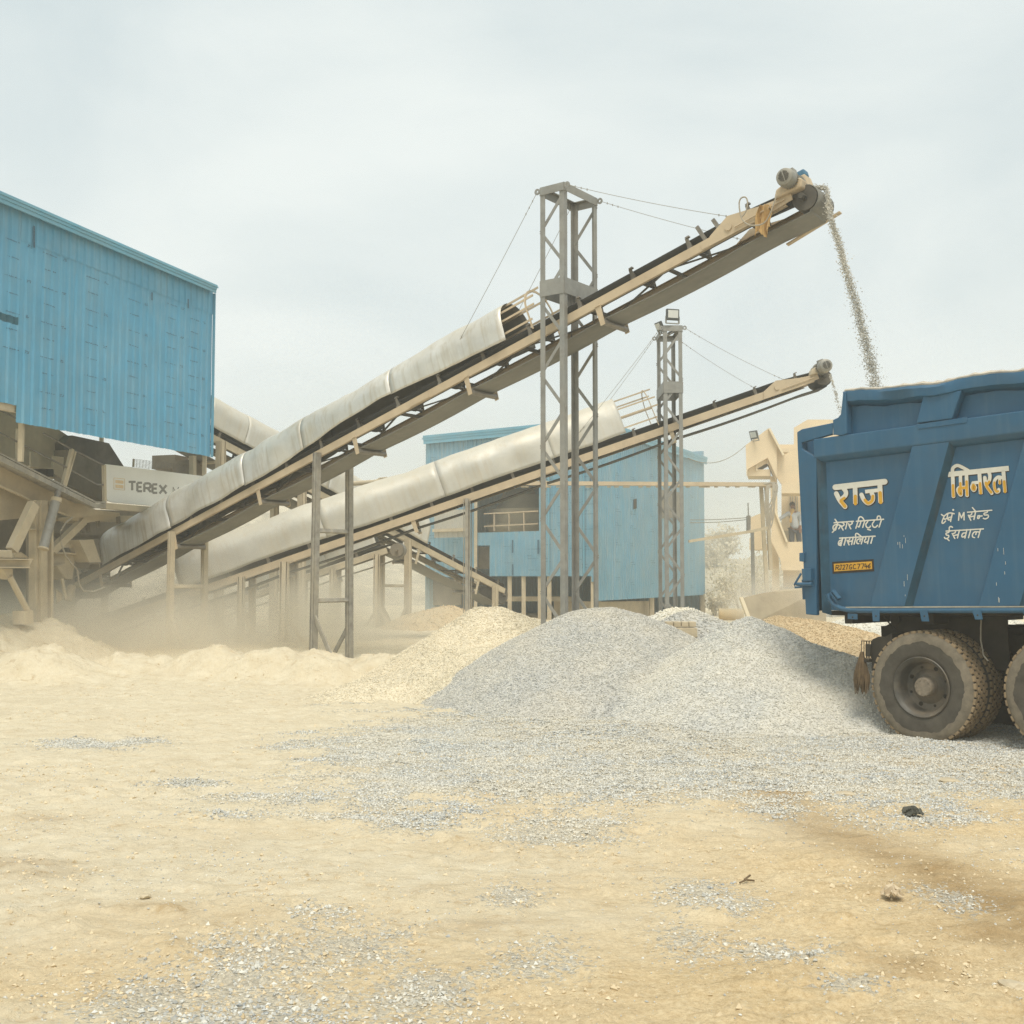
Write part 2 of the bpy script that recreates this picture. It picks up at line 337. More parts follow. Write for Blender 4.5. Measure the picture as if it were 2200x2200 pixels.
def gravel_mask(x, y):
    n = fbm(x * 0.8, y * 1.5, 51, 5); n2 = fbm(x * 3.3, y * 4.5, 61, 4)
    lft = -1.95 + 0.12 * (y - 8)
    s = sstep(lft - 0.9, lft + 0.9, x + 1.4 * n + 0.4 * n2) * sstep(7.1, 8.7, y + 1.1 * n + 0.5 * n2 - 0.12 * np.clip(x - 2.5, 0, 3)) * (1 - sstep(14.5, 16.0, y))
    g = 0 * x
    for e in GRAVEL: g = np.maximum(g, ell(x, y, e, 0.7))
    g = np.clip(g * 0.9 + 0.75 * n2 * sstep(0.02, 0.4, g) + 0.3 * n * sstep(0.02, 0.4, g), 0, 1)
    return np.clip(np.maximum(s * (0.85 + 0.5 * n2), g * 0.9), 0, 1)
TRACK = [tuple(gz(*p).xy) for p in ((1640, 1705), (1730, 1765), (1850, 1820), (1980, 1868), (2110, 1925), (2300, 2010))]
def damp_mask(x, y):
    g = 0 * x; tr = 0 * x
    for (ax, ay), (bx, by) in zip(TRACK, TRACK[1:]):
        t = np.clip(((x - ax) * (bx - ax) + (y - ay) * (by - ay)) / ((bx - ax) ** 2 + (by - ay) ** 2), 0, 1)
        d = np.hypot(x - ax - t * (bx - ax), y - ay - t * (by - ay)); tr = np.maximum(tr, np.exp(-(d / 0.30) ** 2))
    for e in DAMP: g = np.maximum(g, 0.55 * ell(x, y, e, 1.0))
    return np.clip(tr * (0.85 + 0.7 * fbm(x * 2.4, y * 2.4, 73, 4)) + g * np.clip(0.75 + 2.0 * fbm(x * 3.0, y * 6.0, 71, 5), 0, 1.3) + 0.22 * np.clip(fbm(x * 1.1, y * 2.6, 75, 5), 0, 1), 0, 1)
def dust_mask(x, y):
    n = fbm(x * 0.6, y * 1.1, 81, 5)
    return np.clip(sstep(1.5, 10.5, y - 1.25 * x + 5.0 * n + 0.3), 0, 1)

def ground_material():
    m = bpy.data.materials.new('sandy_ground'); m.use_nodes = True
    n, l = m.node_tree.nodes, m.node_tree.links; b = n['Principled BSDF']; b.inputs['Roughness'].default_value = 0.95; b.inputs['Specular IOR Level'].default_value = 0.1
    tc = n.new('ShaderNodeTexCoord')
    def noise(s, d=5, r=0.6):
        k = n.new('ShaderNodeTexNoise'); k.inputs['Scale'].default_value = s; k.inputs['Detail'].default_value = d; k.inputs['Roughness'].default_value = r
        l.new(tc.outputs['Object'], k.inputs['Vector']); return k.outputs['Fac']
    def attr(a):
        k = n.new('ShaderNodeAttribute'); k.attribute_name = a; return k.outputs['Fac']
    def ramp(f, *st):
        k = n.new('ShaderNodeValToRGB'); e = k.color_ramp.elements
        e[0].position, e[0].color = st[0][0], (*st[0][1], 1); e[1].position, e[1].color = st[-1][0], (*st[-1][1], 1)
        for p, c in st[1:-1]:
            q = e.new(p); q.color = (*c, 1)
        l.new(f, k.inputs[0]); return k.outputs[0]
    def mix(f, a, c):
        k = n.new('ShaderNodeMixRGB'); l.new(f, k.inputs[0]); l.new(a, k.inputs[1]); l.new(c, k.inputs[2]); return k.outputs[0]
    def rng(f, a, c, d, e):
        k = n.new('ShaderNodeMapRange'); k.inputs[1].default_value = a; k.inputs[2].default_value = c; k.inputs[3].default_value = d; k.inputs[4].default_value = e; l.new(f, k.inputs[0]); return k.outputs[0]
    def math_(op, a, c):
        k = n.new('ShaderNodeMath'); k.operation = op; l.new(a, k.inputs[0])
        if isinstance(c, float): k.inputs[1].default_value = c
        else: l.new(c, k.inputs[1])
        return k.outputs[0]
    sand = ramp(noise(1.7), (0.3, (0.58, 0.42, 0.215)), (0.5, (0.68, 0.52, 0.30)), (0.7, (0.77, 0.63, 0.40)))
    fine = ramp(noise(38, 6, 0.75), (0.34, (0.38, 0.265, 0.14)), (0.5, (0.68, 0.525, 0.305)), (0.66, (0.86, 0.72, 0.48)))
    k = n.new('ShaderNodeMixRGB'); k.inputs[0].default_value = 0.5; l.new(sand, k.inputs[1]); l.new(fine, k.inputs[2]); col = k.outputs[0]
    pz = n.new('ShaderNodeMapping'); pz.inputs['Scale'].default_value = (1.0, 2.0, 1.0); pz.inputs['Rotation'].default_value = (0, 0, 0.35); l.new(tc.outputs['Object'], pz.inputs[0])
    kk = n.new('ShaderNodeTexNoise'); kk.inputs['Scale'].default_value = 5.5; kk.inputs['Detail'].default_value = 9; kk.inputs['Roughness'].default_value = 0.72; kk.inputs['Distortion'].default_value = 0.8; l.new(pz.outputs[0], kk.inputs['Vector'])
    relief_shade = rng(kk.outputs['Fac'], 0.555, 0.68, 0.0, 0.6); relief_noise = kk.outputs['Fac']  # small dark shading of the ground relief, put into the sand colour
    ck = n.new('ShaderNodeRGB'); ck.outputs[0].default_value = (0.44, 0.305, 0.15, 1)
    pale = ramp(noise(5.0, 8, 0.7), (0.3, (0.64, 0.55, 0.385)), (0.7, (0.76, 0.69, 0.53)))
    col = mix(rng(attr('dust'), 0.0, 1.0, 0.05, 0.85), col, pale)
    col = mix(relief_shade, col, ck.outputs[0])
    damp = ramp(noise(30, 5, 0.7), (0.3, (0.25, 0.16, 0.07)), (0.7, (0.41, 0.275, 0.13)))
    col = mix(rng(attr('damp'), 0.0, 1.0, 0.0, 0.75), col, damp)
    vo = n.new('ShaderNodeTexVoronoi'); vo.inputs['Scale'].default_value = 62; l.new(tc.outputs['Object'], vo.inputs['Vector'])
    sp = n.new('ShaderNodeSeparateColor'); l.new(vo.outputs['Color'], sp.inputs[0])
    stone = ramp(sp.outputs[0], (0.0, (0.42, 0.42, 0.38)), (0.5, (0.62, 0.60, 0.52)), (1.0, (0.80, 0.76, 0.63)))
    gm = rng(math_('ADD', math_('MULTIPLY', attr('gravel'), 1.0), math_('MULTIPLY', math_('SUBTRACT', sp.outputs[1], 0.5), 0.9)), 0.42, 0.55, 0.0, 0.6)
    col = mix(gm, col, stone)
    l.new(col, b.inputs['Base Color'])
    h = math_('ADD', math_('ADD', math_('MULTIPLY', noise(55, 6, 0.7), 0.8), math_('MULTIPLY', relief_noise, -1.5)), math_('MULTIPLY', math_('MULTIPLY', vo.outputs['Distance'], gm), -2.2))
    bp = n.new('ShaderNodeBump'); bp.inputs['Strength'].default_value = 0.9; bp.inputs['Distance'].default_value = 0.02; l.new(h, bp.inputs['Height']); l.new(bp.outputs[0], b.inputs['Normal'])
    return m
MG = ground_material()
u = np.concatenate([np.linspace(-3, -0.66, 14), np.linspace(-0.62, 0.62, 470), np.linspace(0.66, 3, 14)])
ys = np.concatenate([np.geomspace(2.6, 27, 640), np.geomspace(27.6, 420, 100)])
UU, YY = np.meshgrid(u, ys); XX = UU * YY
front = np.array([-60.0]); XX = np.vstack([u[None, :] * 40, u[None, :] * 4, XX]); YY = np.vstack([np.full((1, len(u)), -60.0), np.full((1, len(u)), 1.6), YY])
ZZ = ground_z(XX, YY)
nr, nc = XX.shape; idx = np.arange(nr * nc).reshape(nr, nc)
Fq = np.stack([idx[:-1, :-1], idx[:-1, 1:], idx[1:, 1:], idx[1:, :-1]], -1).reshape(-1, 4)
x_, y_ = XX.ravel(), YY.ravel()
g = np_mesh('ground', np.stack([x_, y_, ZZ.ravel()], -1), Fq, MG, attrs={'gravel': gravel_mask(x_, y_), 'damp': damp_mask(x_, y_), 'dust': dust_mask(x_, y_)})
tag(g, 'pale sandy yard floor with grey gravel patches', 'ground', kind='structure')

# ------------------------------------------------------------------ stones
_ov = np.array([[1, 0, 0], [-1, 0, 0], [0, 1, 0], [0, -1, 0], [0, 0, 1], [0, 0, -1]], float)
_of = np.array([[0, 2, 4], [2, 1, 4], [1, 3, 4], [3, 0, 4], [2, 0, 5], [1, 2, 5], [3, 1, 5], [0, 3, 5]])
def stones_arrays(P, size, rs):
    n = len(P)
    V = _ov[None] * (0.7 + 0.6 * rs.rand(n, 6, 1)) + 0.35 * (rs.rand(n, 6, 3) - 0.5)
    V = V * (0.65 + 0.7 * rs.rand(n, 1, 3)) * np.asarray(size)[:, None, None] * 0.5
    V[:, :, 2] *= 0.85
    a = rs.rand(n) * 6.283; t = (rs.rand(n) - 0.5) * 1.6
    ca, sa, ct, st = np.cos(a), np.sin(a), np.cos(t), np.sin(t)
    Rm = np.zeros((n, 3, 3)); Rm[:, 0, 0] = ca; Rm[:, 0, 1] = -sa * ct; Rm[:, 0, 2] = sa * st
    Rm[:, 1, 0] = sa; Rm[:, 1, 1] = ca * ct; Rm[:, 1, 2] = -ca * st; Rm[:, 2, 1] = st; Rm[:, 2, 2] = ct
    V = np.einsum('nij,nkj->nki', Rm, V) + P[:, None, :]
    F = (_of[None] + 6 * np.arange(n)[:, None, None]).reshape(-1, 3)
    tint = np.repeat(rs.rand(n), 6)
    return V.reshape(-1, 3), F, tint
def stone_material(name, c0, c1, c2, dustc, dustamt):
    m = bpy.data.materials.new(name); m.use_nodes = True
    n, l = m.node_tree.nodes, m.node_tree.links; b = n['Principled BSDF']; b.inputs['Roughness'].default_value = 0.9; b.inputs['Specular IOR Level'].default_value = 0.15
    a = n.new('ShaderNodeAttribute'); a.attribute_name = 'tint'
    r = n.new('ShaderNodeValToRGB'); e = r.color_ramp.elements; e[0].color = (*c0, 1); e[1].color = (*c2, 1); q = e.new(0.55); q.color = (*c1, 1)
    l.new(a.outputs['Fac'], r.inputs[0])
    tc = n.new('ShaderNodeTexCoord'); k = n.new('ShaderNodeTexNoise'); k.inputs['Scale'].default_value = 1.1; k.inputs['Detail'].default_value = 6; k.inputs['Roughness'].default_value = 0.65; l.new(tc.outputs['Object'], k.inputs['Vector'])
    mr = n.new('ShaderNodeMapRange'); mr.inputs[1].default_value = 0.38; mr.inputs[2].default_value = 0.66; mr.inputs[3].default_value = 0; mr.inputs[4].default_value = dustamt; l.new(k.outputs['Fac'], mr.inputs[0])
    mm = n.new('ShaderNodeMixRGB'); l.new(mr.outputs[0], mm.inputs[0]); l.new(r.outputs[0], mm.inputs[1]); mm.inputs[2].default_value = (*dustc, 1); l.new(mm.outputs[0], b.inputs['Base Color'])
    return m
MS_GREY = stone_material('grey_gravel', (0.315, 0.315, 0.295), (0.495, 0.487, 0.45), (0.70, 0.675, 0.595), (0.64, 0.58, 0.46), 0.45)
MS_GREYDUST = stone_material('dusty_grey_gravel', (0.365, 0.365, 0.34), (0.565, 0.555, 0.51), (0.77, 0.745, 0.66), (0.69, 0.635, 0.515), 0.5)
MS_LOOSE = stone_material('loose_grey_gravel', (0.30, 0.315, 0.315), (0.53, 0.535, 0.51), (0.71, 0.70, 0.64), (0.72, 0.64, 0.48), 0.55)
MS_BEIGE = stone_material('beige_gravel', (0.42, 0.375, 0.28), (0.66, 0.585, 0.43), (0.85, 0.77, 0.60), (0.76, 0.67, 0.50), 0.7)
MS_TAN = stone_material('tan_gravel', (0.38, 0.30, 0.19), (0.60, 0.47, 0.29), (0.80, 0.67, 0.46), (0.66, 0.50, 0.30), 0.6)
MS_PALE = stone_material('pale_gravel', (0.48, 0.47, 0.42), (0.68, 0.66, 0.58), (0.84, 0.80, 0.70), (0.76, 0.70, 0.56), 0.6)

# stones lying loose on the yard: more of them where the gravel has been spread
rs = np.random.RandomState(3)
def scatter(n, ufn, yfn, keep):
    y = yfn(rs.rand(n)); x = ufn(rs.rand(n)) * y
    k = rs.rand(n) < keep(x, y); return x[k], y[k]
# area-uniform in the fan: pdf(y) ~ y
def ysamp(a, b): return lambda r: np.sqrt(a * a + r * (b * b - a * a))
uf = lambda r: (r - 0.5) * 1.08
x1, y1 = scatter(480000, uf, ysamp(7.2, 14.6), lambda x, y: sstep(0.1, 0.95, gravel_mask(x, y)) * 0.7)
x2, y2 = scatter(120000, uf, ysamp(3.6, 8.2), lambda x, y: np.clip(gravel_mask(x, y), 0, 1) ** 1.5 * (0.18 + 0.75 * sstep(-0.05, 0.35, fbm(x * 2.6, y * 3.4, 95, 4))))
x3, y3 = scatter(85000, uf, ysamp(3.6, 9.5), lambda x, y: 0.10 + 0.25 * sstep(0.0, 0.5, fbm(x * 1.3, y * 1.3, 91, 3)))
sx = np.concatenate([x1, x2, x3]); sy = np.concatenate([y1, y2, y3])
ssz = np.concatenate([0.013 + 0.009 * rs.rand(len(x1)), 0.009 + 0.015 * rs.rand(len(x2)) ** 1.8, 0.0035 + 0.013 * rs.rand(len(x3)) ** 4])
P = np.stack([sx, sy, ground_z(sx, sy) + 0.12 * ssz], -1)
V, F, T = stones_arrays(P, ssz, rs)
so = np_mesh('loose_gravel', V, F, MS_LOOSE, smooth=False, attrs={'tint': T})
tag(so, 'grey crushed stones spread loose across the sandy yard', 'gravel', kind='stuff')
# lumps of crusted earth in the yard
n = 70000; yy = 3.6 + 15 * rs.rand(n) ** 1.35; xx = uf(rs.rand(n)) * yy
kk = rs.rand(n) < 0.03 + 0.85 * sstep(0.05, 0.5, fbm(xx * 1.1, yy * 2.0, 99, 4)); xx, yy = xx[kk], yy[kk]
sz = (0.005 + 0.026 * rs.rand(len(xx)) ** 5) * (0.8 + 0.03 * yy)
V, F, T = stones_arrays(np.stack([xx, yy, ground_z(xx, yy) + 0.05 * sz], -1), sz, rs)
MS_CLOD = stone_material('earth_crumbs', (0.52, 0.41, 0.25), (0.62, 0.50, 0.32), (0.70, 0.58, 0.39), (0.70, 0.60, 0.42), 0.7)
so = np_mesh('earth_clods', V, F, MS_CLOD, smooth=False, attrs={'tint': T})
tag(so, 'small crumbs of tan earth on the yard surface', 'earth clods', kind='stuff')

# ------------------------------------------------------------------ gravel piles
def pile(ridge, slope, label, msname, dens, stone, bbox_pad=0.3, rnd=0.10, seed=0):
    """ridge: (px, py, Y) crest points; the heap falls away from them at its angle of repose"""
    C = [at(*r) for r in ridge]; pts = []
    for a, b in zip(C, C[1:] if len(C) > 1 else C):
        for t in np.linspace(0, 1, 10): pts.append(a.lerp(b, t))
    pts = np.array([tuple(p) for p in pts]); rmax = max(p[2] for p in pts) / slope + bbox_pad
    x0, x1, y0, y1 = pts[:, 0].min() - rmax, pts[:, 0].max() + rmax, pts[:, 1].min() - rmax, pts[:, 1].max() + rmax
    st = 0.05; gx = np.arange(x0, x1, st); gy = np.arange(y0, y1, st); X, Y = np.meshgrid(gx, gy)
    def hz(X, Y):
        wx = X + 0.09 * fbm(X * 0.9, Y * 0.9, 100 + seed, 3); wy = Y + 0.09 * fbm(X * 0.9, Y * 0.9, 120 + seed, 3)
        acc = np.full(X.shape, -9.0)
        for p in pts:
            d = np.sqrt((wx - p[0]) ** 2 + (wy - p[1]) ** 2 + rnd ** 2 * 4) - rnd * 2
            z = p[2] - slope * d
            acc = np.maximum(acc, z)
        return acc + 0.05 * fbm(X * 1.4, Y * 1.4, 140 + seed, 4) + 0.012 * fbm(X * 9, Y * 9, 150 + seed, 3)
    Z = hz(X, Y); G = ground_z(X, Y, False); ok = Z > G - 0.12
    keep = ok[:-1, :-1] | ok[1:, :-1] | ok[:-1, 1:] | ok[1:, 1:]
    id_ = np.arange(X.size).reshape(X.shape)
    Fq = np.stack([id_[:-1, :-1], id_[:-1, 1:], id_[1:, 1:], id_[1:, :-1]], -1)[keep]
    us = np.unique(Fq); mp = np.full(X.size, -1); mp[us] = np.arange(len(us)); Fq = mp[Fq]
    V0 = np.stack([X.ravel()[us], Y.ravel()[us], np.maximum(Z, G - 0.12).ravel()[us]], -1)
    F0 = np.concatenate([Fq[:, [0, 1, 2]], Fq[:, [0, 2, 3]]])
    rs = np.random.RandomState(200 + seed)
    n = int((x1 - x0) * (y1 - y0) * dens); px_ = x0 + rs.rand(n) * (x1 - x0); py_ = y0 + rs.rand(n) * (y1 - y0)
    pz = hz(px_, py_); k = pz > ground_z(px_, py_, False) - 0.02; px_, py_, pz = px_[k], py_[k], pz[k]
    sz = stone * (0.7 + 0.7 * rs.rand(len(px_)))
    Vs, Fs, Ts = stones_arrays(np.stack([px_, py_, pz + 0.1 * sz], -1), sz, rs)
    # origin of each heap at its foot
    o = np_mesh('gravel_pile', np.concatenate([V0, Vs]), np.concatenate([F0, Fs + len(V0)]), msname, smooth=False,
                attrs={'tint': np.concatenate([0.15 + 0.4 * np.random.RandomState(seed).rand(len(V0)), Ts])})
    tag(o, label, 'gravel pile', 'gravel piles in the yard'); return o
pile([(1262, 1310, 14.9), (1300, 1306, 14.9), (1345, 1316, 14.9), (1420, 1356, 14.8)], 0.56, 'large grey gravel pile in front of the tall lattice tower', MS_GREY, 3600, 0.0185, seed=1, rnd=0.16)
pile([(1612, 1327, 13.35), (1640, 1340, 13.3), (1720, 1378, 13.0), (1800, 1404, 12.75), (1880, 1424, 12.5)], 0.57, 'grey gravel pile with sharp peak running in behind the truck wheels', MS_GREYDUST, 3600, 0.0185, seed=2, rnd=0.04)
pile([(1035, 1302, 16.6), (1075, 1305, 16.6), (1180, 1340, 16.4)], 0.66, 'beige dusty gravel pile under the blue shed opening', MS_BEIGE, 2600, 0.021, seed=3, rnd=0.07)
pile([(1190, 1356, 15.7), (1060, 1386, 15.4), (930, 1426, 15.1), (800, 1462, 14.8), (715, 1486, 14.5)], 0.42, 'long low beige gravel ridge left of the large grey pile', MS_BEIGE, 2600, 0.0185, seed=4, rnd=0.12)
pile([(1680, 1326, 15.9), (1760, 1334, 15.8), (1850, 1356, 15.4)], 0.56, 'tan gravel pile behind the sharp grey peak', MS_TAN, 2000, 0.02, seed=5, rnd=0.1)
pile([(1850, 1326, 17.2), (2000, 1324, 17.0), (2150, 1330, 17.0)], 0.5, 'pale grey gravel pile seen under the truck tail', MS_PALE, 1200, 0.022, seed=6, rnd=0.2)
pile([(1450, 1304, 20.6), (1475, 1306, 20.4)], 0.6, 'small pale stone mound at the foot of the short tower', MS_PALE, 500, 0.045, seed=7, rnd=0.1)
pile([(1490, 1312, 20.0), (1530, 1330, 19.6), (1610, 1362, 19.0)], 0.5, 'grey gravel pile behind the brick footing of the short tower', MS_GREY, 600, 0.036, seed=8, rnd=0.1)
pile([(890, 1318, 27.0), (960, 1300, 28.5)], 0.62, 'dark shaded heap of fines under the far shed chute', MS_TAN, 120, 0.04, seed=10, rnd=0.2)

# ------------------------------------------------------------------ rubble hill behind
prof = [(-400, 1030), (300, 1035), (560, 1046), (680, 1060), (760, 1092), (860, 1150), (1000, 1185), (1300, 1196), (1500, 1200), (1560, 1212), (1700, 1196), (2000, 1170), (2700, 1150)]
hx = np.linspace(-46, 56, 330); hy = np.linspace(48, 96, 90); HX, HY = np.meshgrid(hx, hy)
pxs = 1100 + 2400 * HX / 78.0
crest = CAM_H + (1237 - np.interp(pxs, [p[0] for p in prof], [p[1] for p in prof])) / 2400 * 78.0
t = sstep(0, 1, (HY - 48) / 30.0)
HZ = crest * t * (1 - 0.25 * sstep(80, 96, HY)) + (0.9 * fbm(HX * 0.16, HY * 0.16, 301, 5) + 0.55 * np.abs(fbm(HX * 0.9, HY * 0.9, 311, 4))) * t - 0.3 * (1 - t)
idx = np.arange(HX.size).reshape(HX.shape)
Fq = np.stack([idx[:-1, :-1], idx[:-1, 1:], idx[1:, 1:], idx[1:, :-1]], -1).reshape(-1, 4)
MH = mat('rubble_slope', (0.42, 0.37, 0.27), 0.95, 0, 0.45, 0.9, grime=0.5, grimec=(0.20, 0.18, 0.13), bump=0.8, bscale=1.6)
h = np_mesh('rubble_hill', np.stack([HX.ravel(), HY.ravel(), HZ.ravel()], -1), Fq, MH, smooth=True)
tag(h, 'dusty rubble hillside beyond the plant', 'hill', kind='structure')
def hill_z(x, y):
    i = int(np.clip((x - hx[0]) / (hx[1] - hx[0]), 0, len(hx) - 1)); j = int(np.clip((y - hy[0]) / (hy[1] - hy[0]), 0, len(hy) - 1)); return float(HZ[j, i])
# ------------------------------------------------------------------ tipper truck
TF = -(ray(-985, 1316)).normalized()                      # truck forward
TU = (Vector((0, 0, 1)) - TF * TF.z).normalized(); TI = TU.cross(TF)
if TI.y < 0: TI = -TI
TP0 = at(1976, 1477, 11.0) - TI * 0.02
TO = plane_hit(1712, 1310, TP0, TI)
TM = frame(TO, TF, TI, TU); TMI = TM.inverted()
truck = empty('tipper_truck', 'blue tipper truck with painted white and yellow lettering being loaded', 'truck', mw=TM)
def tl(px, py, y=0.0):
    """pixel -> truck coordinates on the plane y (y grows into the truck)"""
    w = plane_hit(px, py, TO + TI * y, TI); v = TMI @ w; return Vector((v.x, y, v.z))
def tprism(name, pix, y0, y1, m, parent, bevel=0.008, plane=None):
    mb = MB(); mb.prism([tl(*p, y0) for p in pix], Vector((0, y1 - y0, 0))); return mb.build(name, m, parent, bevel=bevel)
LEN = 5.3; WID = 2.35
zf = tl(1735, 1312).z            # floor line
zrail_t, zrail_b = tl(1847, 930).z, tl(1753, 984).z
print('truck z', zf, zrail_t, zrail_b, tl(2200, 882), tl(2200, 927), tl(2200, 795), tl(1811, 842), tl(2097, 1300), tl(1868, 1305))
REC = 0.075
# body shell: inset side panels, floor, far side, front and tail walls (walls have thickness)
mb = MB()
x0 = tl(1753, 1100).x; x00 = tl(1713, 1100).x
zt = tl(1847, 930).z
sh = 0.05
mb.box(((x0 + LEN) / 2, REC + sh / 2, (zf + 0.0 + zt) / 2), LEN - x0, sh, zt - zf - 0.004)
mb.box(((x0 + LEN) / 2, WID - sh / 2, (zf + zt) / 2), LEN - x0, sh, zt - zf - 0.004)
mb.box(((x0 + LEN) / 2, WID / 2, zf + 0.03), LEN - x0 - 0.01, WID - 2 * REC - 0.25, 0.06)
mb.box((LEN - 0.03, WID / 2, (zf + zt) / 2 + 0.2), 0.06, WID - 0.3, zt - zf + 0.4)
side = mb.build('body', 'truck', truck, bevel=0.004)
tprism('tailgate', [(1713, 962), (1712, 928), (1716, 926), (1722, 922), (1790, 908), (1790, 932), (1722, 951), (1722, 964), (1754, 984), (1754, 1322), (1731, 1320)], 0.0, 0.06, 'truck', truck)
mb = MB(); mb.box((x00 + 0.05, WID / 2 + 0.03, (zf + zt) / 2 + 0.02), 0.08, WID - 0.14, zt - zf + 0.05); tgw = mb.build('tailgate_panel', 'truck', truck)
# rear post and its inner bevel
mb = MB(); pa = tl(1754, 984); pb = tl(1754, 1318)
mb.prism([(pa.x, 0.0, pa.z), (pa.x + 0.065, REC, pa.z - 0.03), (pa.x, REC, pa.z)], (0, 0, pb.z - pa.z + 0.01)); mb.build('post_bevel', 'mudshade', truck)
# top rail (runs the whole side), with a soft lower bevel
def rail_poly(z0, z1, d=0.09):
    return [(0.0, z1), (-d, z1), (-d, z0 + 0.012), (REC - 0.03, z0 - 0.07), (REC, z0 - 0.085), (REC + 0.05, z0 - 0.05), (REC + 0.05, z1)]
for y_sign, nm in ((0, 'top_rail'), (1, 'top_rail')):
    mb = MB(); prof = [(-0.005, zt), (-0.005, zrail_b + 0.008), (REC * 0.5, zrail_b - 0.035), (REC, zrail_b - 0.05), (REC + 0.055, zrail_b - 0.04), (REC + 0.055, zt)]
    if y_sign: prof = [(WID - y, z) for y, z in prof]
    mb.prism([(x0 + 0.001, y, z) for y, z in prof], (LEN - x0, 0, 0)); mb.build(nm, 'truck', truck, bevel=0.01)
# sideboard above the rail: sheet, folded lip with dents, rib
zs0 = zt; zs1 = tl(2200, 795).z; xs0 = tl(1812, 880).x
mb = MB(); mb.box(((xs0 + LEN) / 2, REC + 0.03, (zs0 + zs1) / 2 - 0.03), LEN - xs0, 0.02, zs1 - zs0 + 0.02)
mb.box(((xs0 + LEN) / 2, WID - REC - 0.03, (zs0 + zs1) / 2 - 0.03), LEN - xs0, 0.02, zs1 - zs0 + 0.02)
sb = mb.build('sideboard', 'truck', truck)
n = 90; lipb = (tl(1811, 842).z - tl(1811, 870).z)
V = []; Fq = []; prof = [(0.06, 0.0), (0.0, -0.012), (-0.012, -0.04), (-0.008, -lipb * 0.86), (0.03, -lipb), (REC + 0.02, -lipb - 0.035)]
xsn = np.linspace(xs0, LEN, n); k = len(prof)
for i, x in enumerate(xsn):
    d = 0.06 * float(vnoise(x * 2.3, 0.3, 5)) + 0.06 * float(vnoise(x * 5.6, 1.3, 6)) + 0.03 * float(vnoise(x * 13, 1.3, 7)); b = 0.045 * math.exp(-((x - (tl(1928, 860).x)) / 0.13) ** 2)
    zz = tl(1811, 842).z + (zs1 - tl(1811, 842).z) * (x - xs0) / (tl(2200, 795).x - xs0) if x < tl(2200, 795).x else zs1
    for y, z in prof:
        V.append((x, y + 0.5 * d * (1 if z < -0.03 else 0.4) + b * (1 if z < -0.04 else 0.1), zz + z + 0.55 * d - (0.3 * b if z < -0.04 else 0.0)))
Fq = [(i * k + j, i * k + j + 1, (i + 1) * k + j + 1, (i + 1) * k + j) for i in range(n - 1) for j in range(k - 1)]
mb = MB(); mb.add(V, Fq); mb.add([(v[0], WID - v[1], v[2]) for v in V], Fq)
lip = mb.build('sideboard_lip', 'truck', truck, smooth=True); md = lip.modifiers.new('s', 'SOLIDIFY'); md.thickness = 0.006
mb = MB()       # bare worn edge along the lip
pts = [Vector((V[i * k][0], V[i * k][1] - 0.02, V[i * k][2] + 0.002)) for i in range(n)]
mb.path(pts, [0.014 + 0.018 * random.random() * (1 if i > 12 else 0.6) for i in range(n)], 6); mb.build('worn_edge', 'lip', lip)
tprism('sideboard_post', [(1811, 842), (1817, 843), (1819, 932), (1806, 936), (1790, 934), (1789, 902), (1800, 897), (1806, 890)], -0.012, 0.10, 'truck', truck)
tprism('sideboard_rib', [(1983, 850), (2066, 838), (2045, 900), (1968, 910)], -0.004, REC + 0.02, 'truck', truck, bevel=0.012)
xr = tl(2066, 838).x - tl(1983, 850).x
for dx in (1.62, 3.1):
    mb = MB(); q = [tl(*p, -0.004) + Vector((dx, 0, 0)) for p in [(1983, 850), (2066, 838), (2045, 900), (1968, 910)]]; mb.prism(q, (0, REC + 0.02, 0)); mb.build('sideboard_rib', 'truck', truck, bevel=0.012)
tprism('sideboard_patch', [(1969, 912), (2077, 896), (2077, 908), (1972, 922)], -0.012, 0.0, 'truck', truck, bevel=0.003)
tprism('corner_gusset', [(1789, 933), (1790, 918), (1806, 916), (1812, 930), (1800, 936)], -0.01, 0.03, 'lip', truck, bevel=0.003)
# slanted ribs on the side, each with a muddy bevel, shade painted in, on its forward edge
ribs = [[(1959, 958), (2039, 947), (1943, 1303), (1868, 1305)]]
q0 = [tl(*p, 0.0) for p in ribs[0]]
dxr = tl(2109, 1280).x - tl(1874, 1280).x
for i in range(3):
    o = Vector((dxr * i, 0, 0)); a, b, c, d = [p + o for p in q0]
    a = Vector((a.x, 0, zrail_b + 0.0)); b = Vector((b.x, 0, zrail_b + 0.0))
    if i == 1: a.x -= 0.01
    mb = MB(); e = 0.004
    vs = [a, b, c, d, a + Vector((-0.03, REC, 0)), b + Vector((0.045, REC, 0)), c + Vector((0.05, REC, 0)), d + Vector((-0.03, REC, 0))]
    mb.add(vs, [(0, 1, 2, 3), (0, 3, 7, 4), (0, 4, 5, 1), (3, 2, 6, 7)]); rb = mb.build('side_rib', 'truck', truck, bevel=0.008)
    mb = MB(); mb.add([b, c, c + Vector((0.05, REC, 0)), b + Vector((0.045, REC, 0))], [(0, 1, 2, 3)]); mb.build('muddy_shaded_bevel', 'mudshade', rb)
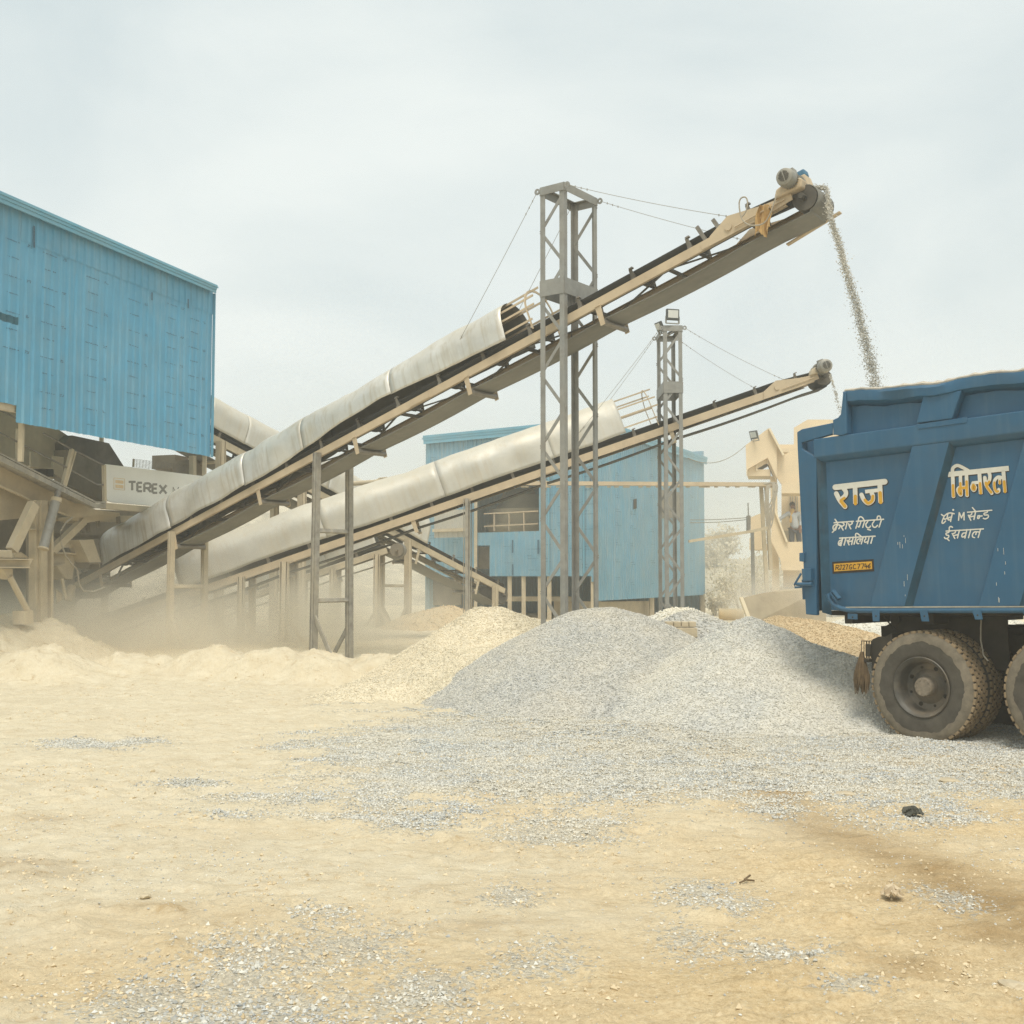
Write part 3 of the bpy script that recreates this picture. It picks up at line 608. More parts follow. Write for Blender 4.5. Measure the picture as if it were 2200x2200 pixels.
# ledge, bottom rail and tie lugs
zl = tl(2000, 1303).z; zb = tl(2000, 1318).z; xl0 = tl(1820, 1300).x
mb = MB(); mb.box(((xl0 + LEN) / 2, REC * 0.6 + 0.0, zl - 0.005), LEN - xl0, REC * 1.4 + 0.04, 0.012); mb.build('floor_ledge', 'truckdust', truck)
pts = [tl(*p, -0.015) for p in [(1779, 1276), (1783, 1288), (1792, 1299), (1806, 1307), (1824, 1311), (1850, 1312)]]
pts += [Vector((x, -0.015, pts[-1].z)) for x in (pts[-1].x + 0.5, 2.5, LEN)]
mb = MB(); mb.path(pts, 0.026, 10); mb.build('bottom_rail', 'truck', truck, smooth=True)
for i, pq in enumerate([[(1821, 1318), (1842, 1319), (1842, 1331), (1821, 1330)], [(1873, 1309), (1890, 1309), (1889, 1335), (1875, 1335)], [(1975, 1309), (1992, 1309), (1996, 1335), (1980, 1335)], [(2087, 1309), (2107, 1309), (2111, 1331), (2095, 1331)], [(2196, 1309), (2216, 1309), (2220, 1331), (2203, 1331)]]):
    lg = tprism('tie_lug', pq, -0.046, -0.04, 'truck', truck, bevel=0.001)
    c = sum((tl(*p, -0.048) for p in pq), Vector()) / 4 + Vector((0, 0, -0.008)); mb = MB(); mb.tube(c, c + Vector((0, 0.004, 0)), 0.009, 8); mb.build('bolt_hole', 'chassis', lg)
mb = MB(); a, b = tl(1786, 1272, -0.03), tl(1800, 1290, -0.03); mb.beam(a, b, 0.05, 0.012, (0.6, -0.2, 0.8)); mb.beam(a + Vector((0.02, 0, 0.02)), b + Vector((0.02, 0, 0.02)), 0.05, 0.012, (0.6, -0.2, 0.8)); mb.beam(a + Vector((.01, 0.03, 0.01)), b + Vector((.01, 0.03, 0.01)), 0.012, 0.04, (0.6, -0.2, 0.8)); mb.build('ladder_step', 'truck', truck)
# tail latch
tprism('latch_plate', [(1722, 1222), (1742, 1221), (1742, 1248), (1724, 1249)], -0.05, 0.0, 'truck', truck, bevel=0.004)
tprism('hinge_box', [(1717, 1188), (1727, 1187), (1727, 1207), (1717, 1206)], -0.03, 0.05, 'truck', truck, bevel=0.004)
tprism('latch_rail', [(1722, 1245), (1731, 1245), (1733, 1288), (1724, 1288)], 0.03, 0.07, 'truck', truck, bevel=0.003)
mb = MB(); mb.tube(tl(1712, 1255, -0.05), tl(1742, 1255, -0.05), 0.019, 14); mb.tube(tl(1740, 1255, -0.05), tl(1745, 1255, -0.05), 0.024, 14)
mb.path([tl(1721, 1232, -0.02), tl(1714, 1244, -0.05), tl(1707, 1256, -0.06), tl(1708, 1262, -0.06), tl(1722, 1261, -0.05)], 0.012, 8); mb.build('latch_bar', 'truck', truck, smooth=True)
# white scratches and paint runs
rr = random.Random(5); mb = MB()
for (cx, y0_, y1_, nn) in [(1938, 1130, 1290, 8), (2150, 1170, 1290, 7)]:
    for _ in range(nn):
        px = cx + rr.uniform(-10, 12); py = rr.uniform(y0_, y1_); L = rr.uniform(3, 14); yy = -0.0035 if (1925 < px < 1960 or px > 2100) else REC - 0.0035
        a = tl(px, py, -0.0035); mb.prism([a, a + Vector((rr.uniform(.0015, .0035), 0, 0)), a + Vector((.0025, 0, -L / 225)), a + Vector((.0005, 0, -L / 225))], (0, 0.003, 0))
mb.build('paint_scratches', 'paintwhite', side)

# ---- lettering, brush strokes traced on the panel
def cropconv(ox, oy, sc):
    return lambda x, y, off: tl(ox + x * sc, oy + y * sc, REC - off - 0.001)
cA = cropconv(1750, 980, 250 / 1932.0); cB = cropconv(1960, 980, 240 / 1932.0)
S2 = 450.0 / 1932.0
def P2(x, y): return (1750 + x * S2, 980 + y * S2)
def catmull(p, n=7):
    if len(p) < 3: return [Vector(q) for q in p]
    p = [Vector(q) for q in p]; o = []
    for i in range(len(p) - 1):
        a = p[max(i - 1, 0)]; b = p[i]; c = p[i + 1]; d = p[min(i + 2, len(p) - 1)]
        for k in range(n):
            t = k / n; o.append(0.5 * ((2 * b) + (c - a) * t + (2 * a - 5 * b + 4 * c - d) * t * t + (3 * b - a - 3 * c + d) * t * t * t))
    return o + [p[-1]]
class Letters:
    def __init__(s, conv): s.mb = MB(); s.k = 0; s.conv = conv
    def stroke(s, pts, w, layer, grow=0.0, shift=(0, 0), square=False):
        c = [Vector((p[0] + shift[0], p[1] + shift[1])) for p in catmull([Vector((p[0], p[1])) for p in pts])]; r = w / 2 + grow; off = 0.0005 + layer * 0.0018 + (s.k % 12) * 0.00012; s.k += 1
        L, Rr = [], []
        for i, q in enumerate(c):
            d = (c[min(i + 1, len(c) - 1)] - c[max(i - 1, 0)]).normalized(); nn = Vector((-d.y, d.x)); L.append(q + nn * r); Rr.append(q - nn * r)
        vs = []; fs = []
        for a, b in zip(L, Rr): vs += [a, b]
        fs = [(2 * i, 2 * i + 1, 2 * i + 3, 2 * i + 2) for i in range(len(c) - 1)]
        if not square:
            for e, (q, dd) in enumerate(((c[0], (c[0] - c[1]).normalized()), (c[-1], (c[-1] - c[-2]).normalized()))):
                a0 = math.atan2(dd.y, dd.x) - math.pi / 2; b0 = len(vs)
                for k in range(9): vs.append(q + Vector((math.cos(a0 + math.pi * k / 8), math.sin(a0 + math.pi * k / 8))) * r)
                fs.append(tuple(range(b0, b0 + 9)))
        s.mb.add([s.conv(v.x, v.y, off) for v in vs], fs)
    def dot(s, x, y, r, layer): s.stroke([(x - 0.5, y), (x + 0.5, y)], 2 * r, layer)
def conv_truck(x, y, off):
    px, py = P2(x, y); return tl(px, py, REC - off - 0.001)
RAJ = [([(345, 517), (1165, 424)], 95, 0), ([(480, 535), (518, 590), (512, 650), (440, 722)], 74, 0), ([(362, 622), (420, 735), (506, 838)], 78, 0), ([(673, 500), (678, 790)], 76, 1),
       ([(1082, 440), (1098, 770)], 80, 1), ([(840, 590), (1062, 564)], 62, 1), ([(780, 640), (822, 728), (888, 782), (958, 742), (970, 665), (950, 620)], 70, 0)]
RAJ_Y = [([(440, 750), (505, 832)], 56), ([(436, 735), (495, 695)], 44), ([(676, 668), (678, 788)], 56), ([(1089, 610), (1098, 766)], 60), ([(836, 728), (888, 780), (954, 742), (968, 665)], 50)]
MIN = [([(615, 318), (1670, 210)], 88, 1), ([(698, 320), (712, 695)], 64, 0), ([(694, 275), (704, 205), (772, 162), (850, 186), (985, 262)], 58, 0), ([(832, 320), (838, 560)], 58, 1), ([(832, 535), (790, 570), (805, 630), (842, 672), (846, 600)], 62, 0),
       ([(832, 548), (935, 538)], 62, 1), ([(936, 310), (948, 678)], 62, 0), ([(1160, 290), (1185, 655)], 66, 1), ([(1050, 462), (1155, 452)], 56, 0), ([(1050, 480), (1030, 535), (1064, 590), (1088, 540), (1060, 500)], 62, 0),
       ([(1322, 270), (1342, 340), (1330, 420), (1286, 478)], 60, 0), ([(1254, 372), (1278, 500), (1372, 640)], 62, 0), ([(1574, 250), (1605, 625)], 66, 1), ([(1560, 375), (1480, 362), (1422, 430), (1420, 540), (1452, 618), (1494, 610), (1496, 576)], 54, 0), ([(1510, 365), (1512, 480)], 52, 1)]
MIN_Y = [([(704, 505), (712, 690)], 46), ([(832, 470), (834, 560)], 44), ([(812, 560), (806, 615), (840, 662), (846, 600)], 44), ([(836, 552), (935, 542)], 44), ([(938, 440), (948, 668)], 44), ([(1056, 500), (1046, 550), (1070, 575), (1076, 530)], 54), ([(1171, 470), (1185, 640)], 46), ([(1272, 460), (1294, 535), (1366, 628)], 44), ([(1330, 440), (1292, 500)], 40), ([(1419, 455), (1420, 540), (1452, 610), (1484, 606)], 38), ([(1511, 432), (1512, 476)], 36), ([(1588, 440), (1605, 615)], 48)]
for nm, mt, layer in (('lettering_shadow', 'paintblack', 0), ('lettering_white', 'paintwhite', 1), ('lettering_yellow', 'paintyellow', 2)):
    for word, wy, cv in ((RAJ, RAJ_Y, cA), (MIN, MIN_Y, cB)):
        Lt = Letters(cv)
        if layer == 2:
            for p, w in wy: Lt.stroke(p, w, 2)
        else:
            for p, w, sq in word: Lt.stroke(p, w, layer, grow=9 if layer == 0 else 0, shift=(9, 9) if layer == 0 else (0, 0), square=bool(sq))
        Lt.mb.build(nm, mt, truck, recalc=False)
SA = [[(325, 1106), (645, 1082)], [(340, 1050), (376, 1100)], [(388, 1105), (348, 1228)], [(372, 1132), (322, 1152), (306, 1195), (326, 1216), (366, 1160)], [(345, 1215), (296, 1264)], [(374, 1152), (408, 1140), (424, 1168), (402, 1206)],
  [(448, 1100), (478, 1112), (490, 1140), (448, 1172)], [(436, 1150), (452, 1185), (474, 1226)], [(542, 1095), (516, 1206)], [(612, 1086), (626, 1116), (578, 1150)], [(566, 1122), (578, 1160), (602, 1206)],
  [(695, 1082), (1145, 1048)], [(722, 1085), (686, 1196)], [(726, 1076), (736, 1026), (765, 1006), (800, 1026), (826, 1070)], [(770, 1086), (754, 1140), (738, 1176), (722, 1166)], [(832, 1080), (800, 1182)], [(888, 1070), (878, 1096), (852, 1130), (866, 1180), (904, 1188), (930, 1162)], [(882, 1214), (928, 1228)],
  [(1000, 1060), (986, 1086), (960, 1126), (976, 1174), (1012, 1180), (1044, 1150)], [(1112, 1055), (1072, 1176)], [(1098, 1046), (1086, 1000), (1050, 1000), (1036, 1046)],
  [(415, 1362), (1005, 1328)], [(468, 1355), (436, 1486)], [(450, 1392), (410, 1410), (396, 1455), (416, 1480), (446, 1452)], [(455, 1410), (412, 1455)], [(522, 1355), (490, 1476)], [(586, 1352), (582, 1385), (546, 1412)], [(540, 1396), (572, 1472)], [(562, 1424), (622, 1406)], [(642, 1345), (616, 1466)],
  [(692, 1345), (656, 1460)], [(684, 1338), (682, 1296), (706, 1283), (740, 1305), (776, 1336)], [(792, 1380), (740, 1374), (704, 1402), (706, 1446), (734, 1452)], [(764, 1376), (752, 1418)], [(808, 1340), (776, 1456)], [(846, 1345), (850, 1375), (830, 1400), (838, 1430), (890, 1416)], [(908, 1335), (880, 1452)], [(966, 1335), (936, 1446)]]
SB = [[(505, 1008), (548, 1034), (600, 998), (660, 982), (725, 996)], [(556, 1032), (524, 1105), (514, 1150), (536, 1160), (576, 1122)], [(614, 1000), (602, 1072)], [(604, 1070), (566, 1092), (546, 1078)], [(692, 990), (662, 1130)], [(682, 1052), (636, 1062), (616, 1090), (636, 1106), (666, 1086)],
  [(800, 1108), (812, 978)], [(814, 980), (850, 1068)], [(850, 1068), (890, 978)], [(894, 976), (896, 1102)], [(955, 970), (1375, 935)], [(1040, 890), (1096, 955)], [(1032, 968), (1022, 1008), (976, 1034)], [(970, 1022), (1012, 1110)], [(1000, 1050), (1070, 1036)], [(1096, 960), (1066, 1096)],
  [(1134, 1034), (1162, 1030), (1156, 1070), (1130, 1076), (1134, 1040)], [(1160, 1038), (1208, 1034)], [(1302, 945), (1292, 972), (1242, 990), (1252, 1018), (1308, 1018), (1312, 1058), (1266, 1084), (1228, 1074)],
  [(585, 1296), (1230, 1258)], [(642, 1296), (626, 1320), (586, 1332), (590, 1364), (630, 1374), (620, 1412), (576, 1426), (556, 1406)], [(598, 1426), (636, 1460)], [(640, 1290), (640, 1238), (664, 1216), (696, 1230)], [(746, 1285), (742, 1322), (696, 1344)], [(690, 1338), (736, 1424)], [(714, 1376), (790, 1356)], [(816, 1280), (780, 1416)],
  [(946, 1270), (910, 1416)], [(926, 1326), (876, 1336), (856, 1376), (872, 1400), (916, 1376)], [(1012, 1268), (972, 1410)], [(1160, 1312), (1080, 1310), (1044, 1350), (1044, 1396), (1078, 1408)], [(1108, 1312), (1098, 1356)], [(1182, 1262), (1140, 1406)]]
for S_, cv in ((SA, cA), (SB, cB)):
    Lt = Letters(cv)
    for p in S_: Lt.stroke(p, 22, 1)
    if cv is cB: Lt.dot(708, 930, 17, 1)
    Lt.mb.build('lettering_small', 'paintwhite', truck, recalc=False)
def conv_truck(x, y, off):
    px, py = P2(x, y); return tl(px, py, REC - off - 0.001)
# number panel
def tquad(name, q, off, m, parent):
    mb = MB(); mb.prism([conv_truck(*p, off) for p in q], (0, 0.0015, 0)); return mb.build(name, m, parent)
npn = tquad('number_panel', [(162, 976), (544, 949), (550, 1062), (166, 1085)], 0.002, 'paintblack', truck)
tquad('number_field', [(177, 993), (528, 970), (532, 1041), (181, 1064)], 0.0042, 'plate', npn)
GL = {'R': [[(0, 1), (0, 0)], [(0, 0), (.7, .05), (.75, .4), (.1, .55)], [(.25, .55), (.85, 1)]], 'J': [[(.1, 0), (.9, 0)], [(.55, 0), (.55, .8), (.3, 1), (.0, .8)]], '2': [[(.05, .2), (.35, 0), (.75, .15), (.6, .5), (.0, 1)], [(0, 1), (.85, .95)]],
      '7': [[(0, 0), (.85, 0)], [(.85, 0), (.35, 1)]], '.': [[(.3, .95), (.4, .98)]], 'G': [[(.8, .08), (.4, 0), (.05, .4), (.1, .85), (.5, 1), (.85, .9)], [(.88, .95), (.88, .6)], [(.88, .6), (.5, .6)]],
      'C': [[(.85, .12), (.45, 0), (.08, .4), (.2, .85), (.55, 1), (.85, .85)]], '4': [[(.3, 0), (.0, .62)], [(.0, .62), (1, .6)], [(.72, .3), (.62, 1)]], '6': [[(.75, 0), (.25, .35), (.1, .75), (.45, 1), (.8, .75), (.5, .5), (.15, .7)]]}
Lt = Letters(cA)
for ch, xa, xb in (('R', 332, 396), ('J', 396, 440), ('2', 452, 496), ('7', 502, 540), ('.', 536, 556), ('G', 562, 612), ('C', 628, 672), ('.', 672, 694), ('7', 700, 752), ('7', 766, 824), ('4', 828, 876), ('6', 884, 934)):
    xa, xb = 350 + (xa - 332) * .965, 350 + (xb - 332) * .965
    for st in GL[ch]: Lt.stroke([(xa + a * (xb - xa) + (1 - b) * 8, 1812 + b * 76 - (xa - 336) * 0.055) for a, b in st], 12.5, 3)
Lt.mb.build('number_writing', 'paintblack', npn, recalc=False)

# ---- chassis, axles and wheels
ch = MB()
for y in (0.78, 1.57): ch.box((LEN / 2 + 0.25, y, zf - 0.30), LEN - 0.6, 0.09, 0.24)
for x in (0.7, 1.6, 2.6, 3.8, 5.0): ch.box((x, WID / 2, zf - 0.30), 0.10, 0.72, 0.16)
for x in (0.5, 1.4, 2.4, 3.4, 4.4): ch.box((x, WID / 2, zf - 0.09), 0.1, WID - 0.4, 0.10)
ch.box((1.5, 0.5, zf - 0.33), 1.1, 0.02, 0.52); ch.box((LEN / 2, WID / 2, zf - 0.03), LEN - 0.5, WID - 0.5, 0.05)
chs = ch.build('chassis', 'chassis', truck, bevel=0.004)
ax_mb = MB()
wc = tl(1976, 1477, 0.0); wr = 0.545
def tyre(yc, side, parent, xc, zc, face=True):
    """yc = outer face y; side = +1 body grows into +y"""
    w = 0.27; s = side
    prof = [(0.285, 0.030), (0.300, 0.012), (0.330, 0.004), (0.40, 0.0), (0.475, 0.004), (0.510, 0.012), (0.532, 0.03), (0.536, 0.05), (0.538, w / 2), (0.536, w - 0.05), (0.532, w - 0.03), (0.510, w - 0.012), (0.40, w), (0.30, w - 0.02), (0.285, w - 0.03)]
    mb = MB(); mb.lathe(prof, (xc, yc, zc), (0, s, 0), 64); ty = mb.build('tyre', 'rubber', parent, smooth=True)
    if face:
        # dust ring with a ragged inner edge on the outer sidewall
        mb = MB(); n = 120; r0 = [0.432 + 0.022 * float(vnoise(i * 0.35, yc * 3, 9)) + 0.014 * random.random() for i in range(n)]
        def rp(r): return np.interp(r, [p[0] for p in prof[:7]], [p[1] for p in prof[:7]])
        vs = []
        for i in range(n):
            a = 2 * math.pi * i / n
            for r in (r0[i], 0.475, 0.51, 0.531): vs.append((xc + r * math.cos(a), yc + s * (float(rp(r)) - 0.0025), zc + r * math.sin(a)))
        fs = [(4 * i + k, 4 * i + k + 1, 4 * ((i + 1) % n) + k + 1, 4 * ((i + 1) % n) + k) for i in range(n) for k in range(3)]
        mb.add(vs, fs); mb.build('sidewall_dust', 'sidewalldust', ty, smooth=True)
    mb = MB(); nb = 46; rows = 5
    for rI in range(rows):
        ya = 0.014 + (w - 0.028) / rows * rI + 0.004; yb = ya + (w - 0.028) / rows - 0.009
        for b in range(nb):
            a0 = 2 * math.pi * (b + 0.5 * (rI % 2)) / nb; a1 = a0 + 2 * math.pi / nb * 0.84; am = (a0 + a1) / 2
            ri = 0.525; ro = 0.553 if 0 < rI < rows - 1 else 0.548; k = 0.012
            pts = [(a0 + 0.012, ya), (am, ya - 0.004 if rI else ya), (a1 - 0.012, ya), (a1, (ya + yb) / 2), (a1 - 0.012, yb), (am, yb + 0.003), (a0 + 0.012, yb), (a0, (ya + yb) / 2)]
            vs = [(xc + ri * math.cos(a), yc + s * y, zc + ri * math.sin(a)) for a, y in pts] + [(xc + ro * math.cos(am + (a - am) * .94), yc + s * ((ya + yb) / 2 + (y - (ya + yb) / 2) * .92), zc + ro * math.sin(am + (a - am) * .94)) for a, y in pts]
            mb.add(vs, [tuple(range(8, 16))] + [(i, (i + 1) % 8, 8 + (i + 1) % 8, 8 + i) for i in range(8)])
    mb.build('tread', 'tread', ty); return ty
def wheel(xc, zc, yc, side):
    wmb = MB()
    # deep dished disc of the outer wheel of a pair
    wmb.lathe([(0.292, 0.016), (0.298, 0.004), (0.290, -0.004), (0.278, 0.006), (0.262, 0.02), (0.252, 0.05), (0.246, 0.105), (0.225, 0.14), (0.17, 0.155), (0.135, 0.135), (0.115, 0.128), (0.0, 0.128)], (xc, yc, zc), (0, side, 0), 56)
    wh = wmb.build('wheel', 'rim', truck, smooth=True)
    tyre(yc, side, wh, xc, zc)
    tyre(yc + side * 0.325, side, wh, xc, zc, False)
    hb = MB(); hb.lathe([(0.0, 0.035), (0.085, 0.036), (0.092, 0.044), (0.095, 0.10), (0.11, 0.135)], (xc, yc, zc), (0, side, 0), 24)
    for i in range(10):
        a = 2 * math.pi * i / 10; c = Vector((xc + 0.073 * math.cos(a), yc + side * 0.026, zc + 0.073 * math.sin(a))); hb.tube(c, c + Vector((0, side * 0.012, 0)), 0.009, 6)
    hb.build('hub', 'hub', wh, smooth=True)
    ho = MB()
    for i in range(8):
        a = 2 * math.pi * (i + 0.4) / 8; c = Vector((xc + 0.195 * math.cos(a), yc + side * 0.143, zc + 0.195 * math.sin(a))); ho.tube(c, c + Vector((0, side * 0.02, 0)), 0.022 if i % 2 else 0.014, 10)
    ho.build('hand_hole', 'chassis', wh)
for k, dx in enumerate((0.0, 1.36)):
    wheel(wc.x + dx, wc.z, 0.02, 1); wheel(wc.x + dx, wc.z, WID - 0.02, -1)
    ax_mb.tube((wc.x + dx, 0.3, wc.z), (wc.x + dx, WID - 0.3, wc.z), 0.11, 14); ax_mb.lathe([(0.0, -0.25), (0.15, -0.2), (0.24, 0), (0.15, 0.2), (0, 0.25)], (wc.x + dx, WID / 2, wc.z), (1, 0, 0), 18)
for y in (0.75, 1.6):
    for j in range(6): ax_mb.box((wc.x + 0.68, y, wc.z + 0.10 + 0.02 * j), 1.5 - 0.2 * j, 0.09, 0.018)
    ax_mb.box((wc.x + 0.68, y, wc.z + 0.32), 0.16, 0.12, 0.35)
ax_mb.build('axle', 'chassis', truck, smooth=True)
# tail frame, mud guard plate, pivot, lamp in a cage
tprism('hinge_plate', [(1899, 1346), (1911, 1340), (1925, 1320), (1950, 1322), (1960, 1350), (1950, 1372), (1920, 1372), (1899, 1368)], 0.55, 0.62, 'chassis', truck)
mb = MB(); c = tl(1923, 1329, 0.53); mb.tube(c, c + Vector((0, 1.25, 0)), 0.05, 16); mb.lathe([(0.035, -0.012), (0.058, -0.012), (0.058, 0.0)], c, (0, 1, 0), 16); mb.build('tipping_pivot', 'chassis', truck, smooth=True)
tprism('mudguard', [(1873, 1374), (1886, 1368), (1900, 1369), (1915, 1360), (1920, 1400), (1890, 1420), (1876, 1447), (1872, 1440)], 0.05, 0.55, 'chassis', truck)
mb = MB()
for i in range(5):
    xa = tl(1851 + i * 5.2, 1377, 0.02); xb = tl(1851 + i * 5.2, 1414, 0.02); mb.beam(xa, xb, 0.005, 0.005, (0, 1, 0)); mb.beam(xa + Vector((0, .1, 0)), xb + Vector((0, .1, 0)), 0.005, 0.005, (0, 1, 0))
for py in (1377, 1414):
    for y in (0.02, 0.12): mb.beam(tl(1850, py, y), tl(1873, py, y), 0.007, 0.007)
mb.beam(tl(1852, 1419, 0.07), tl(1875, 1419, 0.07), 0.13, 0.03); lampcage = mb.build('lamp_cage', 'chassis', truck)
mb = MB(); mb.tube(tl(1866, 1384, 0.08), tl(1866, 1410, 0.08), 0.03, 12); mb.build('tail_lamp', 'darksteel', truck, smooth=True)
mb = MB(); mb.path([tl(2108, 1332, 0.3), tl(2107, 1350, 0.3), tl(2107, 1375, 0.28), tl(2111, 1395, 0.25), tl(2113, 1408, 0.22), tl(2123, 1420, 0.2)], 0.007, 6); mb.build('air_hose', 'cable', truck)
mb = MB(); mb.path([tl(1899, 1325, 0.3), tl(1912, 1340, 0.4), tl(1925, 1352, 0.45)], 0.008, 6); mb.build('brake_pipe', 'chassis', truck)
# rope tassel hung on the lamp cage (a thing of its own)
mb = MB(); rr = random.Random(4); top = TM @ tl(1852, 1404, 0.02)
for i in range(70):
    a = rr.uniform(0, 6.28); r = rr.uniform(0, 1) ** 0.6; L = rr.uniform(0.26, 0.42); pts = []
    for t in np.linspace(0, 1, 6): pts.append(top + Vector((math.cos(a) * r * 0.055 * (0.25 + 1.15 * min(t * 1.6, 1)) + 0.006 * rr.uniform(-1, 1), math.sin(a) * r * 0.05 * (0.3 + t), -L * t)) + Vector((-0.012 * t, 0, 0)))
    mb.path(pts, [0.006, 0.008, 0.009, 0.009, 0.008, 0.003], 4)
mb.tube(top + Vector((0, 0, 0.02)), top + Vector((0, 0, -0.07)), 0.018, 8)
tas = mb.build('rope_tassel', 'tassel', smooth=True); tag(tas, 'frayed brown rope tassel hanging from the truck tail lamp cage', 'tassel')
# gravel load inside the body
n = 60; gx = np.linspace(x0 + 0.15, LEN - 0.1, n); gy = np.linspace(0.16, WID - 0.16, 30); GX, GY = np.meshgrid(gx, gy)
GZ = zf + 0.55 + 0.75 * np.exp(-((GX - 0.9) / 0.9) ** 2 - ((GY - 1.1) / 0.8) ** 2) + 0.04 * fbm(GX * 4, GY * 4, 7, 3); GZ = np.minimum(GZ, zt - 0.02)
idx = np.arange(GX.size).reshape(GX.shape); Fq = np.stack([idx[:-1, :-1], idx[:-1, 1:], idx[1:, 1:], idx[1:, :-1]], -1).reshape(-1, 4)
WV = np.array([tuple(TM @ Vector(p)) for p in np.stack([GX.ravel(), GY.ravel(), GZ.ravel()], -1)])
o = np_mesh('gravel_load', WV, Fq, MS_GREY, attrs={'tint': np.random.rand(len(WV))}); tag(o, 'grey gravel load lying inside the truck body', 'gravel load')
# ------------------------------------------------------------------ conveyors
def conveyor(name, label, line, Yf, xt, xh, W, chn, beltw, hood, near=-1, idler=0.88, retgap=0.17, legs=(), retstep=2.5, mats=None, motor=True, seed=1, hoopx=None, light=False, topgap=0.0, retroll_first=1.2, beltmat='belt', retmat='belt2', hoodgap=None, group=None, braces=True):
    mm = dict(frame='tan', hood='galv', idler='darksteel', leg='steel2'); mm.update(mats or {})
    T = at(xt, line(xt), Yf(xt)); H = at(xh, line(xh), Yf(xh)); a = (H - T).normalized(); L = (H - T).length
    y = Vector((0, 0, 1)).cross(a).normalized(); up = a.cross(y)
    O = T - y * (near * W / 2)
    MW = frame(O, a, y, up); MI = MW.inverted()
    root = empty(name, label, 'conveyor', mw=MW, group=group)
    def s_at(px): return (at(px, line(px), Yf(px)) - T).dot(a)
    h = chn / 2
    # stringers: C channels with the web outward
    for sgn in (-1, 1):
        yo = sgn * W / 2; fl = 0.05
        prof = [(yo, -h), (yo, h), (yo - sgn * fl, h), (yo - sgn * fl, h - 0.009), (yo - sgn * 0.008, h - 0.009), (yo - sgn * 0.008, -h + 0.009), (yo - sgn * fl, -h + 0.009), (yo - sgn * fl, -h)]
        mb = MB(); mb.prism([(0, p, q) for p, q in prof], (L - 0.22, 0, 0)); st = mb.build('stringer', mm['frame'], root)
        for s in np.arange(4.4, L - 1, 5.2):      # bolted splice plates
            mb = MB(); mb.box((s, yo + sgn * 0.004, 0), 0.42, 0.008, chn * 0.78); mb.build('splice_plate', mm['frame'], st)
    # cross lacing
    if braces:
        mb = MB(); s = 0.5; k = 0
        while s < L - 0.6:
            mb.beam((s, -W / 2 + .01, -h * .6), (s, W / 2 - .01, -h * .6), 0.04, 0.04); 
            if s + idler * 1.5 < L: mb.beam((s, (-W / 2 + .02) * (1 if k % 2 else -1), -h * .8), (s + idler * 1.4, (W / 2 - .02) * (1 if k % 2 else -1), -h * .8), 0.035, 0.012)
            s += idler * 1.4; k += 1
        mb.build('cross_brace', mm['idler'], root)
    # belt: troughed carrying run, round the head pulley, flat return run
    rp = (h + 0.045 + h + retgap) / 2; zc = (h + 0.045) - rp
    bw = beltw / 2; cw = bw * 0.42; wing = 0.075
    def sect(z, tr, nx, nz):   # one section of belt, offset along local normal
        return [(-bw, wing * tr), (-cw, 0.0), (cw, 0.0), (bw, wing * tr)]
    stations = []
    for s in np.linspace(-0.0, L - 0.9, 40): stations.append((s, zc + rp, 1.0, 0.0))
    for s in np.linspace(L - 0.7, L + 0.02, 5): stations.append((s, zc + rp, max(0, (L - s) / 0.9), 0.0))
    for t in np.linspace(0.1, math.pi - 0.1, 11): stations.append((L + rp * math.sin(t), zc + rp * math.cos(t), 0, t))
    for s in np.linspace(L, 0, 60):
        sag = 0.03 * math.sin(math.pi * ((s - retroll_first) % retstep) / retstep) if not light else 0.015
        stations.append((s, zc - rp - sag, 0, math.pi))
    for t in np.linspace(math.pi + .1, 2 * math.pi - .1, 10): stations.append((rp * math.sin(t), zc + rp * math.cos(t), 0, t))
    stations.append(stations[0])
    V = []
    for s, z, tr, t in stations:
        for yy, dz in sect(z, tr, 0, 0): V.append((s, yy, z + dz))
    Fq = [(4 * i + k, 4 * i + k + 1, 4 * i + k + 5, 4 * i + k + 4) for i in range(len(stations) - 1) for k in range(3)]
    mi = [(1 if 45 < i < 46 + 75 else 0) for i in range(len(stations) - 1) for k in range(3)]
    mb = MB(); mb.v = V; mb.f = Fq; mb.m = mi; b = mb.build('belt', [beltmat, retmat], root, smooth=True, recalc=False)
    md = b.modifiers.new('s', 'SOLIDIFY'); md.thickness = 0.012; md.offset = 0
    # pulleys
    for s in (L, 0.0):
        mb = MB(); mb.tube((s, -bw - .02, zc), (s, bw + .02, zc), rp - 0.012, 20); mb.tube((s, -W / 2 - .08, zc), (s, W / 2 + .08, zc), 0.035, 10); mb.build('pulley', mm['idler'], root, smooth=True)
    # idler stations
    s = 0.35; k = 0
    while s < L - 0.5:
        mb = MB(); mb.beam((s, -W / 2, h + .012), (s, W / 2, h + .012), 0.05, 0.02)
        for sg in (-1, 1):
            e = sg * (W / 2 - 0.035)
            mb.prism([(s - .035, e, h), (s + .035, e, h), (s + .025, e + sg * .03, h + .15), (s - .02, e + sg * .03, h + .15)], (0, 0.008, 0))
            mb.beam((s - .005, e + sg * .03, h + .145), (s + .05, e + sg * .03, h + .15), 0.05, 0.02)
            mb.beam((s, e - sg * .02, h), (s + .0, sg * cw, h + .03), 0.012, 0.05)
        fr = mb.build('idler_frame', 'roller' if k % 3 else mm['idler'], root)
        mb = MB(); r = 0.028; zt_ = zc + rp - 0.012 - r
        mb.tube((s, -cw, zt_), (s, cw, zt_), r, 8)
        for sg in (-1, 1): mb.tube((s, sg * cw, zt_), (s, sg * (bw + .02), zt_ + wing + 0.008), r, 8)
        mb.build('roller', mm['idler'], fr, smooth=True)
        s += idler; k += 1
    # return rollers hung below
    s = retroll_first
